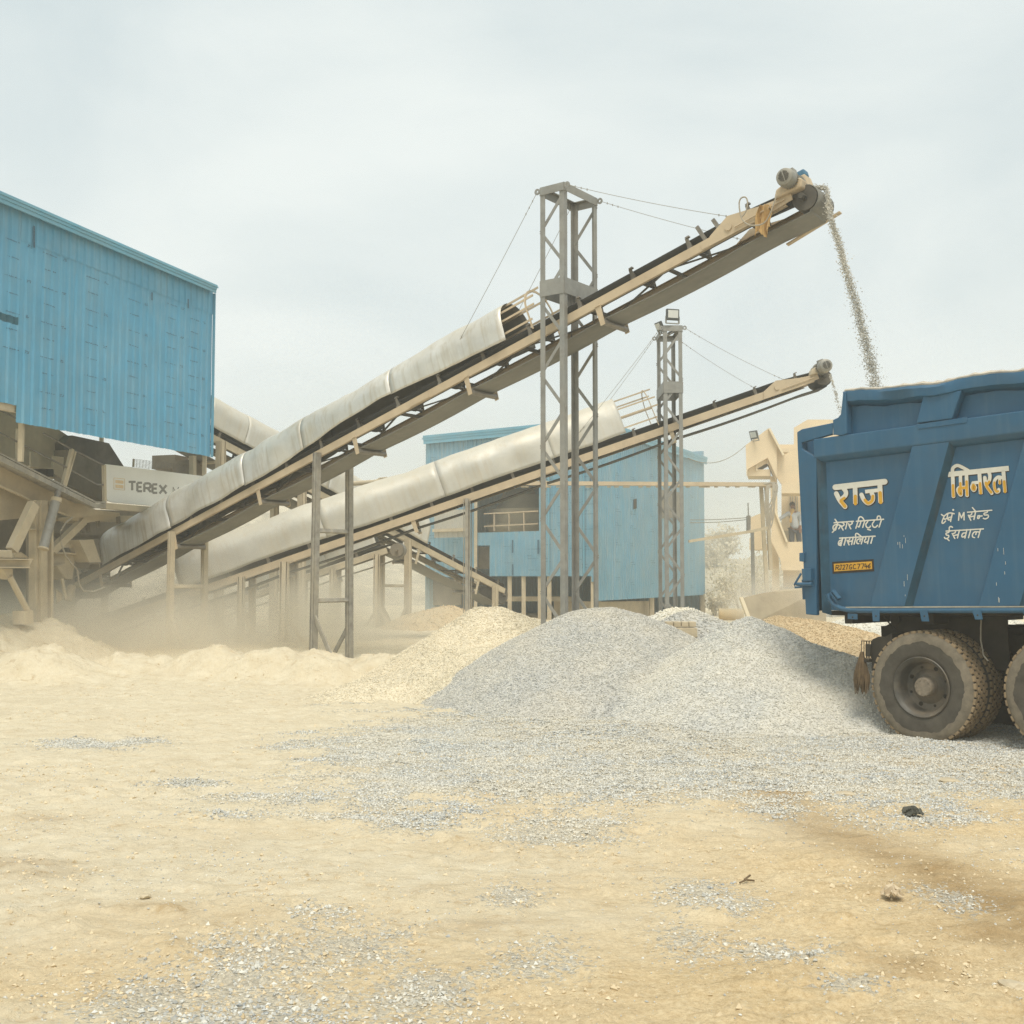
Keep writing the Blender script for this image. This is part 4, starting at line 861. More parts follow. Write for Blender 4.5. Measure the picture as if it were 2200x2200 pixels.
    while s < L - 0.8:
        zr = zc - rp - 0.012 - 0.04
        for sg in (-1, 1):
            mb = MB(); e = sg * (W / 2 + 0.005)
            mb.prism([(s - .045, e, -h), (s + .045, e, -h), (s + .035, e, zr - .05), (s - .035, e, zr - .05)], (0, sg * 0.01, 0)); mb.beam((s - .045, e + sg * .012, -h + .01), (s + .045, e + sg * .012, -h + .01), 0.03, 0.02)
            hg = mb.build('roller_hanger', mm['frame'], root)
        mb = MB(); mb.tube((s, -W / 2 - .0, zr), (s, W / 2, zr), 0.04, 12); mb.build('return_roller', 'roller', hg, smooth=True)
        s += retstep
    # hood of bent sheets
    if hood:
        s0, s1 = s_at(hood[0]), s_at(hood[1]); r = hood[2]; zs = hood[3]; pl = hood[4]
        if s0 > s1: s0, s1 = s1, s0
        gaps = [(s_at(q_[0]), h + q_[1]) for q_ in hoodgap] if hoodgap else [(s0, h + .07), (s1, h + .12)]
        na = 30; rs = np.random.RandomState(seed); V = []; Fq = []; base = 0; s = s0; pk = 0
        while s < s1 - 0.05:
            e = min(s + pl * rs.uniform(.6, 1.25), s1); ns = 22; dr = 0.003 * (pk % 2); tw = rs.uniform(-.006, .006); zoff = rs.uniform(-.02, .02)
            for i in range(ns + 1):
                ss = s - 0.01 + (e - s + 0.01) * i / ns
                zb_ = float(np.interp(ss, [g_[0] for g_ in gaps], [g_[1] for g_ in gaps])) + 0.035 * float(vnoise(ss * 1.7, pk * 3.1 + seed, 3)) + zoff * 0.6
                for j in range(na + 1):
                    t = j / na
                    # path: up the near side, round the arch, down the far side
                    la = zs - zb_; arc = math.pi * r; tot = 2 * la + arc; q = t * tot
                    if q < la: yy, zz, ny, nz_ = -r, zb_ + q, -1, 0
                    elif q < la + arc:
                        an = (q - la) / r; yy, zz = -r * math.cos(an), zs + r * math.sin(an); ny, nz_ = -math.cos(an), math.sin(an)
                    else: yy, zz, ny, nz_ = r, zs - (q - la - arc), 1, 0
                    d = dr * 0.6 + 0.024 * float(vnoise(ss * 0.9 + seed * 7, q * 1.3, 5)) + 0.042 * float(vnoise(ss * 2.3, q * 2.4 + seed, 6)) + 0.014 * float(vnoise(ss * 6, q * 5, 8))
                    d -= 0.055 * max(0.0, float(vnoise(ss * 1.3 + 3 * seed, q * 1.7, 15 + seed)) - 0.12)
                    V.append((ss, yy + ny * d + tw * (zz - zs) * 0.3, zz + nz_ * d))
            w = na + 1
            Fq += [(base + i * w + j, base + (i + 1) * w + j, base + (i + 1) * w + j + 1, base + i * w + j + 1) for i in range(ns) for j in range(na)]
            base = len(V); s = e; pk += 1
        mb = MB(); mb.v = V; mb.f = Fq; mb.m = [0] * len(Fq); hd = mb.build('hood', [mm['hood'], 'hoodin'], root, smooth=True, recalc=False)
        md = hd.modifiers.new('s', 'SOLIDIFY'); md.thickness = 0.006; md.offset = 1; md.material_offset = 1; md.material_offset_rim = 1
        # hoop frames that carried the next sheets
        for hs in (hoopx or []):
            sh_ = s_at(hs); hp = [(sh_, -r * .96, h + .05)] + [(sh_ - 0.02, -r * .96 * math.cos(t), zs + r * .93 * math.sin(t)) for t in np.linspace(0, math.pi, 14)] + [(sh_, r * .96, h + .05)]
            mb = MB()
            for p, q in zip(hp, hp[1:]): mb.beam(p, q, 0.035, 0.012, (1, 0, 0))
            hh = mb.build('hood_hoop', mm['frame'], root)
            mb = MB()
            for t in (0.0, 0.45, 1.25, 2.3, 3.0):
                p0 = (s1 - 0.5, -r * .94 * math.cos(t), zs + r * .91 * math.sin(t)); mb.beam(p0, (sh_ + 0.12, p0[1], p0[2]), 0.03, 0.012, (0, 1, 0))
            mb.beam((s1 - .5, -r * .94, (zs + h) / 2), (sh_ + .03, -r * .94, (zs + h) / 2), 0.03, 0.012, (0, 1, 0)); mb.build('hoop_rail', mm['frame'], root)
    # trestle legs: upright posts down to the yard
    for lg in legs:
        lpx, w, splay, bars, mt = lg; s = s_at(lpx); feet = []
        for sg in (-1, 1):
            p = MW @ Vector((s, sg * (W / 2 + 0.012 + w / 2), -h + 0.06)); q = Vector((p.x, p.y, 0)) + y * sg * splay; q.z = gzs(q.x, q.y) - 0.15
            feet.append((p, q)); mb = MB(); ua = (MI.to_3x3() @ Vector((1, 0, 0))); pl_, ql_ = MI @ p, MI @ q
            ax = (MI.to_3x3() @ a.cross(Vector((0, 0, 1))).normalized()); al = MI.to_3x3() @ Vector((a.x, a.y, 0)).normalized()
            mb.beam(pl_, ql_, w * 0.55, w, ax)
            mb.beam(Vector(pl_) + al * w * .5, Vector(ql_) + al * w * .5, 0.012, w * 1.05, ax); mb.beam(Vector(pl_) - al * w * .5, Vector(ql_) - al * w * .5, 0.012, w * 1.05, ax)
            # foot gusset
            lo = MI @ (q + Vector((0, 0, 0.72))); dd = Vector((a.x, a.y, 0)).normalized() * sg * near * 0.42; ft = MI @ Vector((q.x + dd.x, q.y + dd.y, gzs(q.x + dd.x, q.y + dd.y) - .04))
            mb.beam(lo, ft, 0.07, 0.03, ax)
            mb.build('support_leg', mt, root)
        for bz in bars:
            zz = feet[0][1].z + bz * (min(feet[0][0].z, feet[1][0].z) - feet[0][1].z); pp = []
            for p, q in feet:
                t = (zz - q.z) / (p.z - q.z); pp.append(MI @ q.lerp(p, t))
            mb = MB(); mb.beam(pp[0], pp[1], 0.06, 0.06); mb.build('cross_bar', mt, root)
    # drive at the head
    if motor:
        sm = L - motor['s_off']; sgn = near; R_ = motor['r']; zmo = motor.get('z', h + 0.28); y0_ = sgn * (W / 2 - 0.12); Lm = motor['len']
        mb = MB(); mb.tube((sm, y0_, zmo), (sm, y0_ + sgn * Lm * 0.62, zmo), R_ * 0.86, 20)
        for i in range(20):
            t = 2 * math.pi * i / 20; mb.beam((sm + math.cos(t) * R_ * .9, y0_ + sgn * .03, zmo + math.sin(t) * R_ * .9), (sm + math.cos(t) * R_ * .9, y0_ + sgn * Lm * .58, zmo + math.sin(t) * R_ * .9), 0.008, R_ * .22, (math.cos(t), 0, math.sin(t)))
        mb.tube((sm, y0_ - sgn * .02, zmo), (sm, y0_ + sgn * .02, zmo), R_ * 1.12, 20); mb.box((sm + R_ * .2, y0_ + sgn * Lm * .3, zmo + R_ * 1.05), 0.1, 0.12, 0.08)
        mo = mb.build('motor', 'motor', root, smooth=True)
        mb = MB(); yc = y0_ + sgn * Lm * .6; mb.lathe([(R_ * 1.0, 0), (R_ * 1.06, .01), (R_ * 1.06, Lm * .26), (R_ * .95, Lm * .36), (R_ * .6, Lm * .4), (0, Lm * .4)], (sm, yc, zmo), (0, sgn, 0), 24); cw_ = mb.build('fan_cowl', 'motor', mo, smooth=True)
        mb = MB()
        for i in range(-6, 7):
            hw = math.sqrt(max(0.0, 0.42 - (i / 9.5) ** 2)) * R_
            if abs(i) == 0: continue
            mb.box((sm + i * R_ / 10, yc + sgn * (Lm * .4 + .002), zmo), R_ * .045, 0.004, 2 * hw)
        mb.build('cowl_slots', 'chassis', cw_)
        mb = MB(); mb.prism([(sm - .26, y0_, h), (sm + .10, y0_, h - .03), (sm + .14, y0_, h + .07), (sm + .04, y0_, h + .15), (sm - .20, y0_, h + .10)], (0, sgn * .2, 0)); mb.box((sm + .02, y0_ - sgn * .12, zmo), 0.22, 0.22, 0.2)
        mb.build('gearbox', motor.get('gm', 'dusty'), root, bevel=0.02)
        if motor.get('capm'):
            mb = MB(); mb.box((sm + .06, y0_ - sgn * .1, zmo + .13), .15, .14, .09); mb.build('gearbox_cap', motor['capm'], root, bevel=.02)
        # take-up plates and bearing
        for sg in (-1, 1):
            mb = MB(); e = sg * (W / 2 + .012); mb.prism([(L - 1.25, e, h), (L - .95, e, h + .13), (L - .5, e, h + .03), (L - .12, e, h - .02), (L - .12, e, -h * .6), (L - .5, e, -h), (L - 1.3, e, -h)], (0, sg * .012, 0)); mb.tube((L - .98, e, h - .01), (L - .98, e + sg * .03, h - .01), 0.05, 10); mb.tube((L - .9, e + sg * .03, 0), (L - .2, e + sg * .03, .01), 0.01, 6)
            mb.build('takeup_plate', mm['frame'], root)
    return root, MW, MI, L, s_at, a, y, up
C1 = 21.0
def Y1(px): return C1 * 2400 / (px + 2100.0)
def line1(px): return 1344.9 - 0.541 * px
main = conveyor('belt_conveyor', 'long main conveyor with dented grey hood reaching over the truck', line1, Y1, 158, 1722, 0.62, 0.118, 0.5, (228, 1096, 0.36, 0.44, 2.3), near=-1,
    legs=[(684, 0.09, 0.04, (0.28, 0.62), 'steel2'), (373, 0.09, 0.02, (0.55,), 'dusty'), (160, 0.10, 0.0, (), 'dusty')], retroll_first=0.95, retstep=2.4, hoopx=[1150],
    motor=dict(r=0.105, len=0.40, gm='tan', capm='motorblue', z=0.17, s_off=0.06), seed=3, hoodgap=[(228, .03), (444, .03), (600, .08), (674, .12), (750, .21), (830, .24), (960, .15), (1096, .09)])
root1, MW1, MI1, L1, s1f, a1, yv1, up1 = main
print('main conveyor L', L1, 'inclination', math.degrees(math.asin(a1.z)))
def line2(px): return 1220 - 0.346 * (px - 571)
def Y2(px): return 22.0
c2 = conveyor('belt_conveyor', 'second hooded conveyor passing behind the long one to the short tower', line2, Y2, 190, 1770, 0.8, 0.145, 0.62, (395, 1352, 0.43, 0.52, 2.6), near=-1, idler=0.85,
    legs=[(613, 0.15, 0.05, (0.45,), 'dusty'), (1003, 0.12, 0.03, (), 'steel2'), (395, 0.14, 0, (), 'dusty'), (520, 0.12, 0, (), 'dusty')], retroll_first=1.3, retstep=2.7, hoopx=[1420], mats=dict(hood='galv2', idler='darksteel'), motor=dict(r=0.125, len=0.55, gm='dusty', z=0.13, s_off=0.02), seed=8, retmat='belt', retgap=0.14)
root2, MW2, MI2, L2, s2f, a2, yv2, up2 = c2
def line3(px): return 700.4 + 0.525 * px
def Y3(px): return 24.0 * 2515 / (3000.0 - px)
c3 = conveyor('belt_conveyor', 'hooded conveyor sloping down from the near shed to the far shed', line3, Y3, 1085, 400, 0.8, 0.15, 0.65, (912, 440, 0.45, 0.52, 2.2), near=1, idler=1.0,
    legs=[(470, 0.15, 0, (0.9,), 'dusty'), (873, 0.13, 0, (0.5,), 'dusty'), (1060, 0.12, 0, (), 'dusty'), (645, 0.14, 0, (), 'dusty')], mats=dict(hood='galv2', frame='dusty'), motor=False, seed=12, retgap=0.3)
def line4(px): return 1300 - 0.335 * (px - 480)
c4 = conveyor('belt_conveyor', 'low dust faded conveyor farthest back under the other two', line4, lambda p: 27.0, 400, 850, 0.8, 0.14, 0.6, (560, 815, 0.40, 0.46, 2.2), near=-1, idler=1.0,
    legs=[(640, 0.13, 0, (0.7,), 'dusty'), (810, 0.13, 0, (), 'dusty'), (715, 0.12, 0, (), 'dusty')], mats=dict(hood='galv2', frame='dusty', idler='dustdark'), motor=False, seed=17, beltmat='beltdust')

# loose things on the main conveyor's head end
def l1(s, y, z): return MW1 @ Vector((s, y, z))
hx_ = s1f(1640); nearY = -0.31
rr = random.Random(2); mb = MB(); nx, nzz = 15, 14; V = []
c = MI1 @ at(1645, 470, Y1(1640) - 0.22)
for j in range(nzz):
    for i in range(nx):
        t = j / (nzz - 1); q = i / (nx - 1) - 0.5
        p = l1(c.x, nearY - 0.05, 0.06) + Vector((0.8, -0.6, 0)) * (q * (0.13 + 0.13 * t + 0.05 * math.sin(t * 5)) - 0.02 * t) + Vector((0, 0, -0.36 * t - 0.05 * math.sin(q * 9 + 1) * t + 0.03 * rr.random() * (j == nzz - 1))) + Vector((-0.6, -0.8, 0)) * (0.035 * math.sin(q * 13 + t * 3) + 0.02 * math.sin(q * 29) + 0.03 * t)
        V.append(p)
mb.add(V, [(j * nx + i, j * nx + i + 1, (j + 1) * nx + i + 1, (j + 1) * nx + i) for j in range(nzz - 1) for i in range(nx - 1)]); rag = mb.build('sacking', 'rag', smooth=False); md = rag.modifiers.new('s', 'SOLIDIFY'); md.thickness = 0.006
tag(rag, 'torn tan sacking hanging from the head of the long conveyor', 'sacking')
mb = MB(); pts = []
for px, py in [(1668, 420), (1655, 458), (1640, 480), (1612, 484), (1594, 470), (1588, 440), (1592, 426), (1602, 424), (1606, 436), (1602, 455), (1592, 468)]: pts.append(at(px, py, Y1(px) - 0.3))
mb.path(catmull(pts, 5), 0.009, 6); o = mb.build('power_cable', 'cable', smooth=True); tag(o, 'looped grey cable at the head motor of the long conveyor', 'cable')
# steel plate below the head that scrapes the belt
mb = MB(); L = L1; z0 = -0.27; mb.prism([(L - .55, .27, z0 + .02), (L + .20, .27, z0 + .08), (L + .20, .27, z0 + .06), (L - .55, .27, z0)], (0, .07, 0)); sc_ = mb.build('belt_scraper', 'tan', root1)
mb = MB()
for s_, ln in ((s1f(1516), .22), (s1f(1550), .2)): mb.beam((s_, -.27, .06), (s_ - .05, -.30, .06 + ln), 0.05, 0.03, (0, 1, 0))
mb.build('guide_roller', 'roller', root1)

# ------------------------------------------------------------------ lattice towers
def tower(label, center, a, b, la, lb, ztop, zbot, leg, levels, zplat, m, group):
    """a: unit vector along the conveyor, b: across it; la, lb the sides"""
    t = empty('lattice_tower', label, 'tower', loc=(center.x, center.y, zbot), group=group)
    Mi = Matrix.Translation(Vector((center.x, center.y, zbot))).inverted()
    cs = {}
    for i in (-1, 1):
        for j in (-1, 1):
            c = Vector((center.x, center.y, 0)) + a * (i * la / 2) + b * (j * lb / 2); cs[(i, j)] = c
            mb = MB(); mb.angle(Mi @ Vector((c.x, c.y, zbot)), Mi @ Vector((c.x, c.y, ztop)), leg, 0.011, -a * i, -b * j); mb.build('leg', m, t)
    def face(p, q, flip, nn):
        mb = MB(); 
        for k in range(len(levels) - 1):
            A, B = (p, q) if (k + flip) % 2 else (q, p); o = nn * -0.012
            mb.beam(Mi @ (Vector((A.x, A.y, levels[k])) + o), Mi @ (Vector((B.x, B.y, levels[k + 1])) + o), 0.045, 0.010, nn)
        return mb
    for (p, q, fl, nn) in [(cs[(-1, -1)], cs[(1, -1)], 0, -b), (cs[(-1, 1)], cs[(1, 1)], 0, b)]: face(p, q, fl, nn).build('diagonal_brace', m, t)
    for (z, hh, nm) in ((ztop - 0.05, 0.11, 'top_ring'), (zplat, 0.22, 'platform_band')):
        mb = MB(); e = 0.006
        for i, j, i2, j2, nn in ((-1, -1, 1, -1, -b), (1, -1, 1, 1, a), (1, 1, -1, 1, b), (-1, 1, -1, -1, -a)):
            P_, Q_ = cs[(i, j)] + nn * e, cs[(i2, j2)] + nn * e; mb.beam(Mi @ Vector((P_.x, P_.y, z)), Mi @ Vector((Q_.x, Q_.y, z)), 0.011, hh)
            d = (Q_ - P_).normalized(); mb.beam(Mi @ (Vector((P_.x, P_.y, z + hh / 2)) - nn * .03), Mi @ (Vector((Q_.x, Q_.y, z + hh / 2)) - nn * .03), 0.06, 0.010)
        mb.build(nm, m, t)
    for (i, j) in cs:
        c = cs[(i, j)] + a * i * 0.05; mb = MB(); mb.lathe([(0.018, -.006), (0.045, -.006), (0.045, .006), (0.018, .006)], Mi @ Vector((c.x, c.y, ztop - .04)), b, 14, close=True); mb.build('cable_eye', m, t)
    return t, cs
a1h = Vector((a1.x, a1.y, 0)).normalized(); b1 = yv1.copy(); b1.z = 0; b1.normalize()
pn = at(1213, 900, 15.05)
cen = Vector((pn.x, pn.y, 0)) - a1h * 0.20 + b1 * 0.42
ztop1 = at(1213, 392, 15.05).z; zb = gzs(cen.x, cen.y) - 0.1
lv = [ztop1 - .12]
while lv[-1] > zb + 0.3: lv.append(lv[-1] - 0.50)
tw1, cs1 = tower('tall grey lattice tower carrying the long conveyor above the gravel piles', cen, a1h, b1, 0.40, 0.84, ztop1, zb, 0.078, lv, at(1213, 612, 15.05).z, 'steel', 'lattice towers of the conveyors')
pn2 = at(1466, 900, 21.75); cen2 = Vector((pn2.x - 0.175, pn2.y + 0.5, 0)); ztop2 = at(1450, 700, 21.75).z; zb2 = gzs(cen2.x, cen2.y) - .1
lv2 = [ztop2 - .1]
while lv2[-1] > zb2 + 0.3: lv2.append(lv2[-1] - 0.48)
tw2, cs2 = tower('short slim lattice tower with floodlights carrying the second conveyor', cen2, Vector((1, 0, 0)), Vector((0, 1, 0)), 0.37, 1.0, ztop2, zb2, 0.075, lv2, at(1450, 832, 21.75).z, 'steel', 'lattice towers of the conveyors')
# floodlights on the short tower
def floodlight(loc, face, sz, label):
    f = Vector(face).normalized(); x = f.cross(Vector((0, 0, 1))).normalized(); z = x.cross(f)
    fl = empty('floodlight', label, 'floodlight', mw=frame(Vector(loc), x, -f, z), group='floodlights on the short tower')
    mb = MB(); mb.box((0, 0.03, sz * .42), sz, 0.06, sz * .82); mb.build('housing', 'lampblack', fl, bevel=.012)
    mb = MB(); mb.box((0, -0.003, sz * .45), sz * .78, 0.006, sz * .56); mb.build('lamp_glass', 'glassgrey', fl)
    mb = MB(); mb.beam((-sz * .5, .03, sz * .3), (-sz * .5, .03, -.06), .02, .03); mb.beam((sz * .5, .03, sz * .3), (sz * .5, .03, -.06), .02, .03); mb.beam((-sz * .5, .03, -.06), (sz * .5, .03, -.06), .03, .02); mb.build('mounting_bracket', 'steel', fl)
    return fl
floodlight(at(1446, 690, 21.7) + Vector((0, 0, .02)), (0.25, -1, -0.05), 0.27, 'square black floodlight on top of the short tower')
floodlight(at(1418, 705, 21.9) - Vector((0, 0, .06)), (-0.9, -0.35, -0.45), 0.22, 'tilted grey floodlight at the left corner of the short tower')
floodlight(at(1441, 717, 22.2) - Vector((0, 0, .02)), (0.6, 0.2, -0.75), 0.2, 'grey floodlight hung inside the head of the short tower')

# stay wires
def wire(p, q, sag, label, r=0.006, knots=True):
    mb = MB(); n = 16; pts = [p.lerp(q, i / n) + Vector((0, 0, -sag * 4 * (i / n) * (1 - i / n))) for i in range(n + 1)]; mb.path(pts, r, 5)
    if knots:
        for e, f in ((0, 1), (-1, -2)):
            d = (pts[f] - pts[e]).normalized()
            for k in range(3): c = pts[e] + d * (0.14 + .1 * k); mb.tube(c - Vector((0, 0, .014)), c + Vector((0, 0, .014)), 0.007, 5)
    o = mb.build('stay_wire', 'wire'); tag(o, label, 'stay wire', 'stay wires of the towers'); return o
def eye(cs, i, j, zt, a): c = cs[(i, j)] + a * i * .05; return Vector((c.x, c.y, zt - .04))
wire(eye(cs1, 1, -1, ztop1, a1h), l1(s1f(1600), -.31, .06), .03, 'stay wire from the near top corner of the tall tower to the conveyor head', .0038)
wire(eye(cs1, 1, 1, ztop1, a1h), l1(s1f(1560), .31, .06), .02, 'stay wire from the far top corner of the tall tower to the conveyor head', .0038)
wire(eye(cs1, -1, -1, ztop1, a1h), l1(s1f(980), -.33, .36), .02, 'stay wire from the near top corner of the tall tower down to the hood', .0038)
wire(eye(cs1, -1, 1, ztop1, a1h), l1(s1f(1010), .33, .3), .02, 'stay wire from the far top corner of the tall tower down to the hood', .0038)
l2 = lambda s, y, z: MW2 @ Vector((s, y, z)); ax2 = Vector((1, 0, 0))
wire(eye(cs2, 1, -1, ztop2, ax2), l2(s2f(1700), -.4, .08), .05, 'stay wire from the near top corner of the short tower to the conveyor head', .0042)
wire(eye(cs2, 1, 1, ztop2, ax2), l2(s2f(1668), .4, .08), .05, 'stay wire from the far top corner of the short tower to the conveyor head', .0042)
wire(eye(cs2, -1, -1, ztop2, ax2), l2(s2f(1245), -.4, .4), .03, 'stay wire from the near top corner of the short tower down to the hood', .0042)
wire(eye(cs2, -1, 1, ztop2, ax2), l2(s2f(1260), .4, .4), .03, 'stay wire from the far top corner of the short tower down to the hood', .0042)

# ------------------------------------------------------------------ gravel falling from the conveyor heads
def stream(pts, n, size, widths, label, seed, low=None):
    rs = np.random.RandomState(seed); W3 = np.array([tuple(p) for p in pts]); tt = np.linspace(0, 1, len(pts)); t = rs.rand(n) ** 0.92
    P = np.stack([np.interp(t, tt, W3[:, k]) for k in range(3)], -1); w = np.interp(t, tt, widths)
    off = rs.randn(n, 3) * w[:, None]; edge = rs.rand(n) < .10; off[edge] *= 2.0; off[:, 0] -= np.abs(rs.randn(n)) * w * .9
    P = P + off; P[:, 2] += 0.3 * w * rs.randn(n)
    V, F, T = stones_arrays(P, size * (0.55 + 0.8 * rs.rand(n)), rs)
    o = np_mesh('falling_gravel', V, F, MS_GREYDUST, smooth=False, attrs={'tint': T * .8}); tag(o, label, 'falling gravel', kind='stuff'); return o
sp = [l1(L1 - .06, 0, .125), l1(L1 + .10, 0, .11), l1(L1 + .22, 0, .03), at(1786, 470, 13.02), at(1803, 518, 12.95), at(1818, 575, 12.76), at(1838, 640, 12.71), at(1856, 705, 12.66), at(1872, 770, 12.61), at(1886, 835, 12.57), at(1896, 900, 12.53)]
stream(sp, 9000, 0.0145, [.014, .013, .012, .014, .016, .019, .022, .026, .030, .034, .038], 'stream of gravel falling from the long conveyor into the truck', 5)
z5 = at(1838, 1000, 21.6)
stream([at(1783, 803, 21.7), at(1790, 822, 21.7), at(1798, 850, 21.7), at(1808, 890, 21.7), at(1830, 1000, 21.65), at(1850, 1130, 21.6), at(1868, 1290, 21.6)], 420, 0.028, [.01, .012, .015, .02, .03, .04, .05], 'thin trickle of stones falling from the second conveyor behind the truck', 6)
# ------------------------------------------------------------------ corrugated sheds
def corrugated(mb, p0, p1, z0, z1, n, pitch=0.19, depth=0.028, z0b=None, zj=None):
    """sheet from plan point p0 to p1; n = outward normal"""
    p0 = Vector((p0.x, p0.y, 0)); p1 = Vector((p1.x, p1.y, 0)); d = (p1 - p0); L = d.length; d.normalize(); pts = []; s = 0.0
    while s < L:
        for f, o in ((0.0, 0), (0.56, 0), (0.68, 1), (0.86, 1), (0.98, 0)):
            q = s + f * pitch
            if q < L: pts.append(p0 + d * q + n * (depth * o))
        s += pitch
    pts.append(p1); z0b = z0 if z0b is None else z0b; m = len(pts); V = []
    for i, p in enumerate(pts):
        t = (p - p0).dot(d) / L; jz = 0.004 * math.sin(i * 1.7) if zj else 0
        V += [Vector((p.x, p.y, z0 + (z0b - z0) * t + jz)), Vector((p.x, p.y, z1))]
    mb.add(V, [(2 * i, 2 * i + 2, 2 * i + 3, 2 * i + 1) for i in range(m - 1)])
def marks(mb, P, d, n, w, rr, rows=1):
    """one faded line of printing on a sheet: a row of tiny dashes of ink"""
    x = 0.0
    while x < w:
        k = rr.uniform(.006, .018); h = rr.uniform(.010, .02)
        if rr.random() < .8:
            a = P + d * x + n * 0.0335 + Vector((0, 0, rr.uniform(-.004, .004))); mb.prism([a, a + d * k, a + d * k + Vector((0, 0, h)), a + Vector((0, 0, h))], n * 0.001)
        x += k + rr.uniform(.004, .012)
ZV = 1900.0
def wz(px): return 22.0 * (ZV - 442) / (ZV - px)
pw = at(442, 988, 22.0); dw = Vector((800 / 2400, 1, 0)).normalized(); nw = Vector((dw.y, -dw.x, 0))      # outward, toward the camera
if nw.y > 0: nw = -nw
def shp(px, py, off=0.0): return plane_hit(px, py, pw - nw * off, nw)
shed = empty('blue_shed', 'large blue corrugated shed with printed sheets raised above the crusher', 'shed', loc=(pw.x, pw.y, 0)); SI = Matrix.Translation((-pw.x, -pw.y, 0))
zT = at(455, 627, wz(455)).z; zB = shp(300, 958).z
pc = shp(454, 800); pl_ = shp(37, 800); pl2 = shp(-420, 800)
def local(mb): mb.v = [tuple(SI @ Vector(v)) for v in mb.v]; return mb
mb = MB(); corrugated(mb, pl_, pc, zB + 0.03, zT - 0.02, nw, zj=1); local(mb); wl_ = mb.build('wall', 'blue', shed, recalc=False); md = wl_.modifiers.new('s', 'SOLIDIFY'); md.thickness = 0.003
mb = MB(); z1_ = shp(20, 868).z; zsl0, zsl1 = shp(20, 694).z, shp(20, 677).z
corrugated(mb, pl2, pl_, z1_, zsl0, nw, zj=1); corrugated(mb, pl2, pl_, zsl1, zT - 0.02, nw); local(mb); w2 = mb.build('wall', 'blue', shed, recalc=False); md = w2.modifiers.new('s', 'SOLIDIFY'); md.thickness = 0.003
# upper course of sheets lapping over the lower one
mb = MB(); za = shp(240, 592).z; corrugated(mb, pl_ + nw * .009, pc + nw * .009, za, zT - .02, nw, zj=1); local(mb); mb.build('wall_lap', 'blue', shed, recalc=False)
# other walls, roof, purlins
dp = 6.0; q1 = pc - nw * dp; q2 = pl2 - nw * dp
mb = MB(); corrugated(mb, pc - nw * .02, q1, zB + .9, zT, dw); local(mb); mb.build('end_wall', 'blue', shed, recalc=False)
mb = MB(); corrugated(mb, q2, q1, zB + 2.3, zT + .6, -nw); local(mb); mb.build('rear_wall', 'blue', shed, recalc=False)
mb = MB(); A, B = pl2 + nw * .15, pc + nw * .15 - dw * .02
mb.prism([SI @ Vector((A.x, A.y, zT + .04)), SI @ Vector((B.x, B.y, zT + .04)), SI @ Vector((q1.x + dw.x * .1, q1.y + dw.y * .1, zT + .62)), SI @ Vector((q2.x, q2.y, zT + .62))], (0, 0, 0.03)); mb.build('roof', 'blue', shed)
mb = MB()
for k, (o, zz, hh) in enumerate(((0.17, zT + 0.055, 0.05), (0.155, zT + 0.005, 0.05), (0.14, zT - 0.05, 0.06))):
    P_, Q_ = pl2 + nw * o, pc + nw * o - dw * .10; mb.beam(SI @ Vector((P_.x, P_.y, zz)), SI @ Vector((Q_.x, Q_.y, zz)), 0.03, hh)
mb.build('eave_flashing', 'bluetrim', shed, bevel=.006)
mb = MB(); P_ = pc + nw * .035 + dw * .012; mb.beam(SI @ Vector((P_.x, P_.y, zB + .02)), SI @ Vector((P_.x, P_.y, zT - .05)), 0.06, 0.012, (dw.x, dw.y, 0)); mb.build('corner_trim', 'bluetrim', shed)
rr = random.Random(11); mb = MB()
for col in range(6):
    px = [98, 192, 282, 363, 412, 18][col]; base = shp(px, 800); P0 = Vector((base.x, base.y, 0)); zoff = rr.uniform(0, .3)
    z = zT - 0.55 - (0.12 * col) % .3
    k = 0
    while z > zB + .1 + (1.0 if col == 5 else 0):
        marks(mb, P0 + Vector((0, 0, z)) - dw * (.16 if k % 2 == 0 else .11), dw, nw, .33 if k % 2 == 0 else .24, rr)
        if k % 2 == 0: marks(mb, P0 + Vector((0, 0, z - .005)) + dw * .30, dw, nw, .09, rr); marks(mb, P0 + Vector((0, 0, z + .02)) + dw * .30, dw, nw, .09, rr)
        z -= (.30 if k % 2 else .26); k += 1
for px, ya, yb in ((68, 485, 532), (322, 628, 645), (400, 642, 662)):
    a = shp(px, ya); b = shp(px, yb); mb.prism([a + nw * .034, a + nw * .034 + dw * .035, b + nw * .034 + dw * .035, b + nw * .034], nw * .001)
local(mb); mb.build('printed_marks', 'print', shed)
mb = MB()      # steel posts and purlins that hold the shed up
for off, px in ((0.12, 60), (0.12, 452), (2.6, 452), (5.8, 452), (5.8, 60)):
    P_ = shp(px, 900); P_ = Vector((P_.x, P_.y, 0)) - nw * off; mb.beam(SI @ Vector((P_.x, P_.y, gzs(P_.x, P_.y) - .2 if off > 5 else zB - .55)), SI @ Vector((P_.x, P_.y, zT - .1)), .07, .07)
for z in (zB + .25, zB + 1.05, zT - .25):
    P_, Q_ = pl2 - nw * .06, pc - nw * .06; mb.beam(SI @ Vector((P_.x, P_.y, z)), SI @ Vector((Q_.x, Q_.y, z)), .06, .12)
mb.build('steel_frame', 'dusty', shed)

